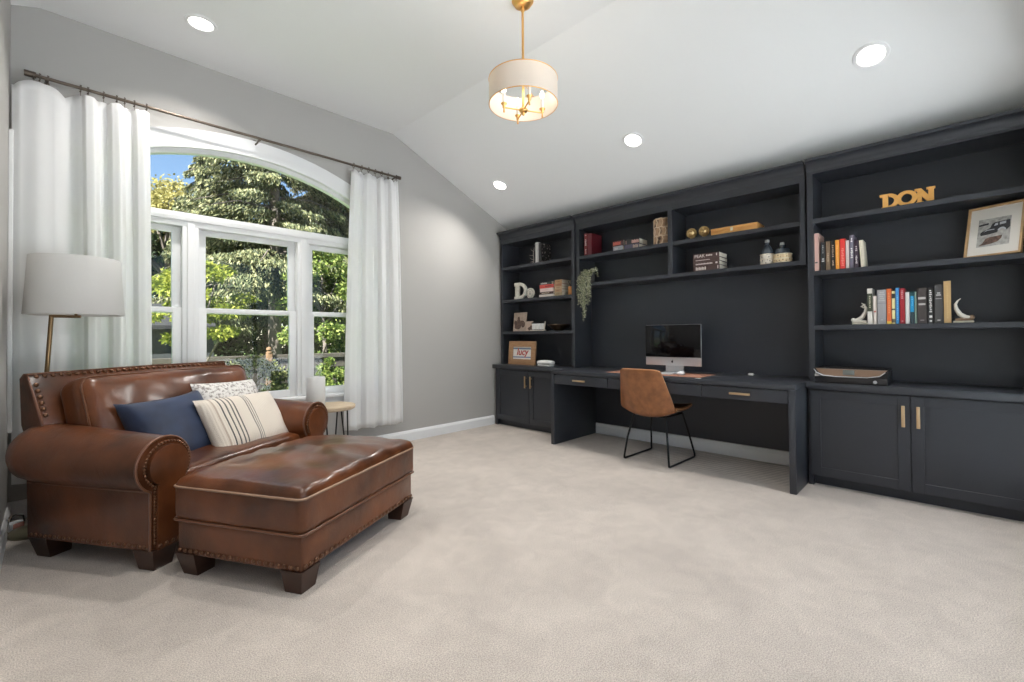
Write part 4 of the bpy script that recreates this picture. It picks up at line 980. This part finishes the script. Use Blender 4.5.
# framed word sign on the counter
FR = thing('framed_sign', 'square wood frame with red script word on the left counter', 'framed sign', (3.965, 3.745, .7505))
ML2 = lean_M(.08)
M_OAK = mat_mottle('oak_frame', (.28, .15, .07), (.40, .23, .12), 12, rough=.55, bump=.05, lo=.3, hi=.7, stretch=(1, 1, 6))
q = B(); frame_box(q, .44, .285, .068, .022, ML2); fo = q.build('frame', M_OAK, FR, smooth=30)
q = B(); q.box(-.155, .155, .066, .222, .002, .008, M=ML2); q.build('print', mat('off_white_card', (.72, .69, .65), .7), FR, smooth=0)
q = B()
for z_ in (.086, .188): q.box(-.150, .150, z_, z_+.014, .008, .0088, M=ML2)
q.build('stripes', mat('blue_stripe', (.13, .20, .33), .7), FR, smooth=0)
q = B(); q.merge(text_bm('lucy', .115, .0006, 'CENTER', .2, .003), ML2 @ Matrix.Translation((0, .120, .0088))); q.build('lettering', mat('red_script', (.42, .06, .05), .6), FR, smooth=0)
CS = thing('glasses_case', 'small white rounded case on the left counter beside the framed sign', 'case', (3.945, 3.352, .7505))
q = B(); q.merge(rounded(.09, .19, .022, .010, 0, 6), Matrix.Translation((0, 0, .0112))); q.build('base', M_WHITE, CS, smooth=60)
q = B(); q.merge(rounded(.10, .205, .034, .016, .012, 8), Matrix.Translation((0, 0, .042))); q.build('lid', mat('white_case_lid', (.78, .77, .75), .4), CS, smooth=60)
# woven vase
M_WOVEN = mat_mottle('woven_tan', (.05, .028, .018), (.45, .29, .18), 20, rough=.8, bump=.5, kind='vor', lo=.15, hi=.55, stretch=(1, 1, .8))
WV = thing('woven_vase', 'tall tan carved cylinder vase on the hung shelf beside the divider', 'vase', (4.09, 1.985, 1.963))
q = B(); q.lathe([(.0001, 0), (.076, 0), (.079, .006), (.079, .245), (.074, .252), (.066, .25), (.066, .02), (.0001, .015)], 40); q.build('body', M_WOVEN, WV, smooth=50)
q = B()
for z_ in (.004, .083, .165, .246):
    q.tube([(.079*math.cos(i*2*PI/36), .079*math.sin(i*2*PI/36), z_+.004*math.sin(i*1.7)) for i in range(36)], .0055, 6, closed=True)
for k in range(3):
    for i in range(9):
        a_ = 2*PI*(i+.5*(k % 2))/9; z0_ = .008+k*.081
        q.tube([(.080*math.cos(a_), .080*math.sin(a_), z0_), (.081*math.cos(a_+.16), .081*math.sin(a_+.16), z0_+.04), (.080*math.cos(a_+.02), .080*math.sin(a_+.02), z0_+.078)], .0055, 6)
q.build('relief', mat('tan_rope', (.66, .50, .35), .8), WV, smooth=60)
# gold orbs
for y, s_, lb in ((1.690, .047, 'gold faceted ball ornament on a little foot beside the divider'), (1.578, .047, 'gold faceted ball ornament beside the long wooden box')):
    r = thing('ball_ornament', lb, 'ornament', (4.06, y, 1.963), 0, 'gold ball ornaments')
    t = bmesh.new(); bmesh.ops.create_icosphere(t, subdivisions=2, radius=s_); fs = t.faces[:]
    ret = bmesh.ops.inset_individual(t, faces=fs, thickness=.004, depth=-.004)
    q = B(); q.merge(t, Matrix.Translation((0, 0, .065))); q.build('ball', mat('antique_gold', (.55, .40, .20), .35, metal=.8), r, smooth=0)
    q = B(); q.lathe([(.0001, 0), (.026, 0), (.026, .01), (.015, .014), (.014, .022), (.0001, .022)], 16); q.build('foot', mat('antique_gold'), r, smooth=40)
BX = thing('wooden_box', 'long low orange wood box with pale clasp on the hung shelf', 'box', (4.02, 1.318, 1.963), math.radians(0))
M_ORW = mat_mottle('orange_wood', (.66, .31, .085), (.85, .44, .14), 5, rough=.5, bump=.04, lo=.3, hi=.7, stretch=(2, 1, 8))
q = B(); q.box(0, .19, -.19, .185, 0, .040, .002); q.build('body', M_ORW, BX, smooth=30)
q = B(); q.box(-.001, .191, -.191, .186, .0415, .062, .002); q.build('lid', M_ORW, BX, smooth=30)
q = B(); q.box(-.004, .0, -.0, .022, .022, .054, .001); q.build('clasp', mat('pale_clasp', (.7, .65, .5), .4, metal=.5), BX, smooth=30)
# bottles in woven sleeves
M_DGL = mat('dark_bottle_glass', (.035, .045, .06), .08, coat=.5)
M_SLEEVE = mat_mottle('woven_sleeve', (.05, .04, .035), (.66, .60, .52), 60, rough=.85, bump=.6, kind='vor', lo=.18, hi=.34)
for y, r_, hb, hs, hn, lb in ((1.068, .049, .115, .085, .17, 'taller dark glass bottle in a white woven sleeve'), (.958, .064, .10, .072, .135, 'squat dark glass bottle in a tan woven sleeve')):
    r = thing('bottle', lb, 'bottle', (4.06, y, 1.665))
    q = B(); q.lathe([(.0001, .002), (r_*.9, .002), (r_*.95, .01), (r_*.95, hb*.95), (r_*.86, hb+.014), (r_*.55, hn-.02), (r_*.36, hn-.008), (r_*.33, hn), (r_*.40, hn+.004), (r_*.40, hn+.012), (r_*.2, hn+.012), (.0001, hn)], 32); q.build('glass', M_DGL, r, smooth=50)
    q = B(); q.lathe([(r_*.97, .0), (r_*1.03, .008), (r_*1.05, hs*.5), (r_*1.03, hs), (r_*.96, hs+.002), (r_*.96, .002), (r_*.97, 0)], 32, cap=False)
    sl_ = q.build('sleeve', M_SLEEVE if r_ < .06 else mat_mottle('woven_sleeve_tan', (.09, .055, .03), (.62, .48, .30), 55, rough=.85, bump=.6, kind='vor', lo=.16, hi=.34), r, smooth=50)
    q = B()
    for z_ in (.005, hs*.5, hs): q.tube([(r_*1.05*math.cos(i*2*PI/30), r_*1.05*math.sin(i*2*PI/30), z_) for i in range(30)], .003, 5, closed=True)
    q.build('rim', mat('pale_rope', (.62, .53, .40), .8), sl_, smooth=60)
    q = B(); q.box(-.014, .014, -.014, .014, hn+.012, hn+.036, .004); q.build('stopper', mat('pewter', (.40, .41, .42), .35, metal=.6), r, smooth=30)
# DON sign: three joined wooden letters
DN = thing('name_sign', 'gold wooden letters spelling DON on the top shelf', 'sign', (4.03, .198, 1.963))
M_DON = mat_mottle('gold_wood', (.68, .34, .08), (.86, .46, .13), 14, rough=.5, bump=.03, lo=.3, hi=.7)
q = B(); MN = face_M(0, 0, 0) @ Matrix.Scale(.92, 4, (1, 0, 0)); H = .102; H0 = .0
q.prism([(-.147, H0), (-.095, H0), (-.095, .012), (-.105, .014), (-.105, H-.014), (-.1, H-.012), (-.1, H), (-.155, H), (-.155, H-.016), (-.138, H-.018), (-.138, .014), (-.147, .012)], 0, .02, 'z', M=MN)
q.prism(ring_poly(-.103, H/2, .062, H/2, .032, H/2-.02, -PI/2, PI/2), 0, .02, 'z', M=MN)
q.prism(ring_poly(.0, H/2+.001, .060, H/2, .031, H/2-.021, 0, 2*PI-.0001, 32), 0.001, .021, 'z', M=MN)
q.prism([(.052, 0), (.092, 0), (.092, .014), (.083, .014), (.083, H-.055), (.118, .0), (.148, .0), (.148, H-.014), (.156, H-.012), (.156, H), (.108, H), (.108, H-.012), (.118, H-.014), (.118, .052), (.080, H), (.044, H), (.044, H-.014), (.058, H-.016), (.058, .014), (.052, .014)], 0, .02, 'z', M=MN)
q.build('letters', M_DON, DN, smooth=30)
# bookends: white driftwood-like curved horns on slabs
def bookend(label, y, sg, white):
    r = thing('bookend', label, 'bookend', (4.04, y, 1.165), 0, 'horn bookends')
    m1 = mat('bone_white', (.66, .62, .56), .45, var=.12, vscale=30); m2 = mat('brown_horn', (.22, .14, .085), .5, var=.3, vscale=30)
    # local y: sg towards the books
    q = B(); q.box(-.035, .035, -.05, .045, 0, .012, .004); q.build('base', mat('stone_slab', (.62, .57, .47), .7, var=.15, vscale=40), r, smooth=40)
    q = B(); q.tube([(0, -sg*.035, .028), (0, -sg*.01, .035), (0, sg*.014, .055), (0, sg*.030, .09), (0, sg*.033, .118), (0, sg*.022, .142), (0, sg*.008, .155)], [.014, .015, .014, .011, .008, .005, .002], 10); q.build('horn', m1, r, smooth=60)
    q = B(); q.tube([(0, -sg*.045, .03), (0, -sg*.01, .022), (0, sg*.035, .02)], [.016, .013, .008], 10); q.ball((0, -sg*.04, .034), .015, seg=10); q.build('root', m1 if white else m2, r, smooth=60)
    if white:
        q = B(); q.tube([(0, sg*.024, .12), (0, sg*.006, .128), (0, sg*.03, .145)], [.006, .006, .004], 8); q.build('tine', m1, r, smooth=60)
bookend('white horn bookend at the left end of the lower books', .463, -1, True)
bookend('white horn bookend with brown root right of the tan book', -.062, 1, False)
# framed car picture
FC = thing('framed_picture', 'framed print of two vintage cars leaning in the right bookcase', 'picture', (4.03, -.196, 1.571), math.radians(-24))
M3 = lean_M(.24); PW, PH_ = .262, .335
q = B(); frame_box(q, PW, PH_, .012, .02, M3); fo = q.build('frame', mat('oak_thin_frame', (.50, .31, .15), .45, var=.15, vscale=15), FC, smooth=30)
q = B(); q.box(-PW/2+.011, PW/2-.011, .011, PH_-.011, .003, .008, M=M3); q.build('mount', mat('white_mount', (.74, .71, .66), .8), FC, smooth=0)
q = B(); q.box(-.078, .072, .068, .250, .008, .0086, M=M3); pr = q.build('print', mat('grey_print', (.40, .39, .37), .7, var=.35, vscale=45), FC, smooth=0)
q = B()
q.prism([(-.062, .142), (-.066, .158), (-.055, .170), (-.035, .180), (-.022, .186), (-.012, .212), (.0, .220), (.068, .226), (.070, .178), (.055, .160), (.048, .170), (.034, .176), (.020, .168), (.012, .152), (-.02, .146)], .0087, .0093, 'z', M=M3)
q.prism([(-.075, .205), (-.03, .21), (-.03, .222), (-.075, .216)], .0087, .0093, 'z', M=M3)
q.build('car_shape', mat('ink_black', (.02, .02, .025), .6), pr, smooth=0)
q = B(); q.prism([(-.004, .196), (.014, .199), (.014, .214), (.002, .212)], .0094, .0098, 'z', M=M3); q.prism([(.022, .200), (.05, .203), (.05, .219), (.022, .216)], .0094, .0098, 'z', M=M3)
q.prism(ring_poly(.034, .160, .020, .022, .012, .013, 0.2, PI-.2, 10), .0094, .0098, 'z', M=M3); q.prism([(-.05, .165), (-.03, .172), (0, .172), (0, .177), (-.035, .177)], .0094, .0098, 'z', M=M3)
q.build('car_shape', mat('ink_grey', (.45, .46, .50), .6), pr, smooth=0)
q = B(); q.prism([(-.068, .075), (-.05, .092), (-.038, .118), (-.02, .126), (.038, .130), (.036, .112), (.02, .092), (-.01, .082)], .0087, .0093, 'z', M=M3); q.build('car_shape', mat('ink_sepia', (.13, .075, .055), .6, var=.6, vscale=60), pr, smooth=0)

# ------------------------------------------------------------------ trailing plant
TP = thing('trailing_plant', 'trailing string plant spilling from the hung shelf beside the left bookcase', 'plant', (4.035, 2.79, 1.665))
q = B(); q.lathe([(.0001, 0), (.038, 0), (.048, .07), (.046, .075), (.040, .07), (.0001, .06)], 24); q.build('pot', mat('dark_pot', (.05, .045, .04), .6), TP, smooth=40)
q = B(); r0 = random.Random(12)
def leafq(b, p, s_, r_):
    n_ = Vector((r_.gauss(0, 1), r_.gauss(0, 1), r_.gauss(0, 1))).normalized(); a_ = n_.orthogonal().normalized(); c_ = n_.cross(a_)
    b.add([p-a_*s_, p-c_*s_*.55+n_*s_*.2, p+a_*s_, p+c_*s_*.55+n_*s_*.2], [(0, 1, 2, 3)])
stb = B()
for k in range(24):
    y_ = r0.uniform(-.055, .105); x_ = -r0.uniform(.068, .10); ln = r0.uniform(.18, .33)+(.16 if (.0 < y_ < .05) else 0)+(.05 if y_ > .07 else 0)
    pts = [Vector((0, y_*.4, .07)), Vector((-.04, y_*.8, .12+r0.uniform(0, .03))), Vector((x_, y_, .07))]
    sway = r0.uniform(-.015, .015); nn = 14
    for i in range(1, nn+1): pts.append(Vector((x_+r0.uniform(-.004, .004), y_+sway*i/nn, .07-ln*i/nn)))
    stb.tube(pts, .0015, 4)
    for p0, p1 in zip(pts, pts[1:]):
        for m_ in range(3):
            p = p0.lerp(p1, r0.random())+Vector((r0.gauss(0, .007), r0.gauss(0, .008), r0.gauss(0, .006))); leafq(q, p, r0.uniform(.006, .011), r0)
for k in range(7):
    y_ = -r0.uniform(.03, .13); pts = [Vector((0, 0, .07)), Vector((-.02, y_*.5, .13)), Vector((-.035, y_, .14+r0.uniform(-.02, .03))), Vector((-.045, y_-.02, .08+r0.uniform(-.04, .05)))]
    stb.tube(pts, .0015, 4)
    for p0, p1 in zip(pts[1:], pts[2:]):
        for m_ in range(7): leafq(q, p0.lerp(p1, r0.random())+Vector((r0.gauss(0, .007), r0.gauss(0, .007), r0.gauss(0, .007))), r0.uniform(.006, .011), r0)
q.build('foliage', mat_ramp_island('plant_leaf', [(.30, .32, .20), (.50, .50, .36), (.62, .60, .48)], trans=.15), TP, smooth=0)
stb.build('stems', mat('plant_stem', (.22, .24, .12), .7), TP, smooth=60)

# ------------------------------------------------------------------ the garden outside
structure(B().box(-30, 40, WY1+.25, 60, -.9, -.55).build('lawn', mat('lawn_grass', (.10, .17, .035), .9, var=.3, vscale=3), smooth=0), 'lawn outside the window', 'lawn')
def leaf_mesh(name, P, N, S, asp, m, parent):
    """one diamond leaf per point: P centres, N long axes, S sizes"""
    n = len(P); ax = N/np.linalg.norm(N, axis=1, keepdims=True)
    rv = rng.normal(size=(n, 3)); sd = np.cross(ax, rv); sd /= np.linalg.norm(sd, axis=1, keepdims=True)+1e-9
    nn = np.cross(ax, sd)
    S = S[:, None]
    V = np.stack([P-ax*S, P+sd*S*asp+nn*S*.12, P+ax*S, P-sd*S*asp+nn*S*.12], 1).reshape(-1, 3)
    me = bpy.data.meshes.new(name)
    me.vertices.add(4*n); me.vertices.foreach_set('co', V.astype(np.float32).ravel())
    me.loops.add(4*n); me.loops.foreach_set('vertex_index', np.arange(4*n, dtype=np.int32))
    me.polygons.add(n); me.polygons.foreach_set('loop_start', np.arange(0, 4*n, 4, dtype=np.int32))
    me.update(calc_edges=True); me.validate()
    me.materials.append(m); o = bpy.data.objects.new(name, me); COL.objects.link(o); o.parent = parent; return o
M_BARK = mat('tree_bark', (.12, .10, .085), .9, bump=.6, bscale=14, var=.3, vscale=8)
def broadleaf(label, loc, h, r, nclump, nleaf, size, m, z0=.25, group='garden trees', name='tree', squash=.8, trunk_r=.14):
    t = thing(name, label, 'tree' if name == 'tree' else 'shrub', loc, 0, group)
    tb = B(); rr = random.Random(hash(label) % 1000)
    rr = random.Random(len(label)*7+int(loc[0]*10))
    tb.tube([(0, 0, -.05), (.05*h/4, .02, h*.35), (-.03, .04, h*.7), (0, 0, h*.92)], [trunk_r, trunk_r*.8, trunk_r*.5, trunk_r*.15], 8)
    cs = []
    for k in range(nclump):
        zz = z0+(1-z0)*rr.random(); a_ = rr.uniform(0, 2*PI); prof = math.sin(PI*min(1, .12+.88*(zz-z0)/(1-z0)))**.6
        rad = r*prof*math.sqrt(rr.uniform(.25, 1)); c_ = (rad*math.cos(a_), rad*math.sin(a_), zz*h); cs.append(c_)
        if k % 3 == 0: tb.tube([(0, 0, zz*h*.7), (c_[0]*.5, c_[1]*.5, zz*h*.85), c_], [trunk_r*.4, trunk_r*.25, trunk_r*.08], 5)
    tb.build('trunk', M_BARK, t, smooth=60)
    cs = np.array(cs); idx = rng.integers(0, nclump, nleaf); d = rng.normal(size=(nleaf, 3)); d /= np.linalg.norm(d, axis=1, keepdims=True)
    cr = r*.36*rng.uniform(.6, 1., nleaf)
    P = cs[idx]+d*cr[:, None]*np.array([1, 1, squash])*rng.uniform(.5, 1, (nleaf, 1))
    N = d+rng.normal(size=(nleaf, 3))*.7-np.array([0, 0, .4])
    leaf_mesh('foliage', P, N, size*rng.uniform(.6, 1.3, nleaf), .5, m, t)
    return t
def conifer(label, loc, h, r, nb, per, size, m, group='garden trees', droop=.5, low=.28):
    t = thing('tree', label, 'tree', loc, 0, group); tb = B(); tb.tube([(0, 0, -.05), (0, 0, h*.5), (0, 0, h)], [.2, .13, .02], 8)
    Ps, Ns = [], []; rr = random.Random(21+int(loc[0]*10))
    for k in range(nb):
        f_ = (k+rr.random())/nb; z = h*(low+(.99-low)*f_); L_ = r*(1-f_)**.8*rr.uniform(.7, 1.1)+.15; a_ = rr.uniform(0, 2*PI); d = np.array([math.cos(a_), math.sin(a_), 0.])
        if k % 2 == 0: tb.tube([(0, 0, z), tuple(d*L_*.5+np.array([0, 0, z+.02])), tuple(d*L_+np.array([0, 0, z-droop*L_*.4]))], [.03, .02, .006], 4)
        n_ = int(per*(.3+L_/r)); s_ = rng.uniform(.1, 1, n_)**.8
        c_ = d[None]*(s_*L_)[:, None]; c_[:, 2] = z-droop*.4*L_*s_**1.6
        sd = np.array([-d[1], d[0], 0.]); w = (.10+.22*s_*(1-s_*.5))*L_*.55
        c_ += sd[None]*(rng.uniform(-1, 1, n_)*w)[:, None]; c_[:, 2] -= np.abs(rng.normal(0, .10, n_))
        Ps.append(c_); Ns.append(d[None]*.5+np.stack([rng.normal(0, .35, n_), rng.normal(0, .35, n_), -rng.uniform(.3, 1.2, n_)], 1))
    tb.build('trunk', M_BARK, t, smooth=60)
    P = np.concatenate(Ps); leaf_mesh('foliage', P, np.concatenate(Ns), size*rng.uniform(.6, 1.3, len(P)), .3, m, t); return t
G_SPR = mat_ramp_island('spruce_needle', [(0.024, 0.034, 0.021), (0.12, 0.136, 0.068), (0.32, 0.304, 0.16)], trans=.2)
G_BRN = mat_ramp_island('drooping_needle', [(0.048, 0.044, 0.024), (0.16, 0.144, 0.072), (0.304, 0.272, 0.152)], trans=.25)
G_MAP = mat_ramp_island('maple_leaf', [(0.072, 0.104, 0.016), (0.208, 0.24, 0.032), (0.352, 0.352, 0.072)], trans=.45)
G_MID = mat_ramp_island('mid_leaf', [(0.024, 0.052, 0.012), (0.112, 0.16, 0.032), (0.272, 0.304, 0.088)], trans=.35)
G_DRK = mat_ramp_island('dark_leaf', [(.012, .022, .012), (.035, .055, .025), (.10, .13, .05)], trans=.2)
G_GLD = mat_ramp_island('gold_leaf', [(0.16, 0.152, 0.048), (0.32, 0.28, 0.096), (0.44, 0.4, 0.176)], trans=.4)
G_SHR = mat_ramp_island('shrub_leaf', [(.035, .05, .015), (.14, .155, .05), (.32, .32, .14)], trans=.25)
GZ = -.55
conifer('tall drooping grey green spruce in the middle of the window', (4.35, 13.6, GZ), 10.5, 2.7, 240, 620, .060, G_SPR)
conifer('brownish drooping spruce at the right edge of the arched window', (6.9, 15.2, GZ), 11.0, 2.6, 210, 520, .070, G_BRN, droop=1.0)
conifer('slender grey green spruce left of the tall drooping one', (3.05, 15.4, GZ), 7.4, 1.3, 120, 320, .06, G_SPR, droop=.6)
broadleaf('gold green tree at the left of the window under the blue sky', (2.45, 16.9, GZ), 6.2, 1.75, 46, 12000, .06, G_GLD)
broadleaf('bright lime maple with low branches left of the spruce', (1.62, 8.2, GZ), 2.75, .72, 30, 6500, .035, G_MAP, z0=.60, trunk_r=.04, squash=.5)
broadleaf('bright green tree in the right hand window pane', (4.82, 11.5, GZ), 4.0, 1.05, 50, 17000, .045, G_MID, z0=.15, trunk_r=.07)
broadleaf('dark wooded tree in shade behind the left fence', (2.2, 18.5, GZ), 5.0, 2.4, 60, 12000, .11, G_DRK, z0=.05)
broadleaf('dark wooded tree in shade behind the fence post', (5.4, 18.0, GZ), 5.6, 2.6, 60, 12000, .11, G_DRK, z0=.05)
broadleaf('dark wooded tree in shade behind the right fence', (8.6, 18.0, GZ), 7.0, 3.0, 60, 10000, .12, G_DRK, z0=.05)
broadleaf('distant gold tree at the far left under blue sky', (.2, 20, GZ), 6.0, 2.2, 40, 9000, .10, G_GLD, z0=.3)
for (x, y, h_, r_, lb, m) in ((2.42, 8.7, 1.30, .62, 'rounded grey green shrub left of the fence post', G_SHR), (2.95, 7.9, .80, .42, 'low leafy shrub in front of the fence post', G_SHR),
                              (3.72, 8.6, 1.2, .38, 'bright green shrub at the foot of the right window pane', G_MID), (4.1, 8.2, .95, .36, 'pale green shrub at the right edge of the window', G_SHR)):
    broadleaf(lb, (x, y, GZ), h_, r_, 30, 6500, .032, m, z0=.1, group='garden shrubs', name='shrub', trunk_r=.03)
broadleaf('small yellow flowering shrub right of the fence post', (2.92, 8.6, GZ), .78, .16, 10, 700, .03, mat_ramp_island('yellow_bloom', [(.3, .35, .05), (.75, .62, .05), (.85, .7, .1)]), z0=.45, group='garden shrubs', name='shrub', trunk_r=.02)
FN = thing('garden_fence', 'weathered brown garden fence with cap rail and one tall post', 'fence', (0, 10.0, GZ))
q = B()
for i in range(62): q.box(-1.5+i*.15, -1.5+i*.15+.143, -.01, .01, .02, 1.20)
q.build('boards', mat('fence_boards', (.03, .024, .018), .85, var=.25, vscale=6), FN, smooth=0)
q = B(); q.box(-1.5, 7.8, -.05, .05, 1.20, 1.30, .01); q.box(-1.5, 7.8, -.035, -.01, 1.0, 1.09); q.build('rail', mat('fence_rail', (.055, .047, .037), .85, var=.2, vscale=8), FN, smooth=0)
q = B(); q.box(3.02, 3.12, -.11, -.01, 0, 1.34, .008); q.lathe([(.0001, 1.34), (.06, 1.34), (.06, 1.36), (.03, 1.375), (.055, 1.41), (.045, 1.45), (.0001, 1.47)], 16, c=(3.07, -.06, 0)); lab(q.build('post', mat('cedar_post', (.14, .08, .04), .8), FN, smooth=40), 'cedar post with ball cap')
SH = thing('garden_shed', 'low grey sided outbuilding beyond the left window panes', 'building', (.9, 12.2, GZ))
q = B(); q.box(-3, 1.7, 0, 1.7, 0, 1.9)
for i in range(14): q.box(-3, 1.7, -.015, 0, .05+i*.13, .05+i*.13+.118)
q.build('wall', mat('grey_siding', (.032, .035, .038), .8), SH, smooth=0)
q = B(); q.prism([(-.25, 1.85), (.85, 2.35), (1.95, 1.85), (1.95, 1.93), (.85, 2.45), (-.25, 1.93)], -3.2, 1.7, 'x'); q.build('roof', mat('dark_shingle', (.014, .014, .016), .9), SH, smooth=0)
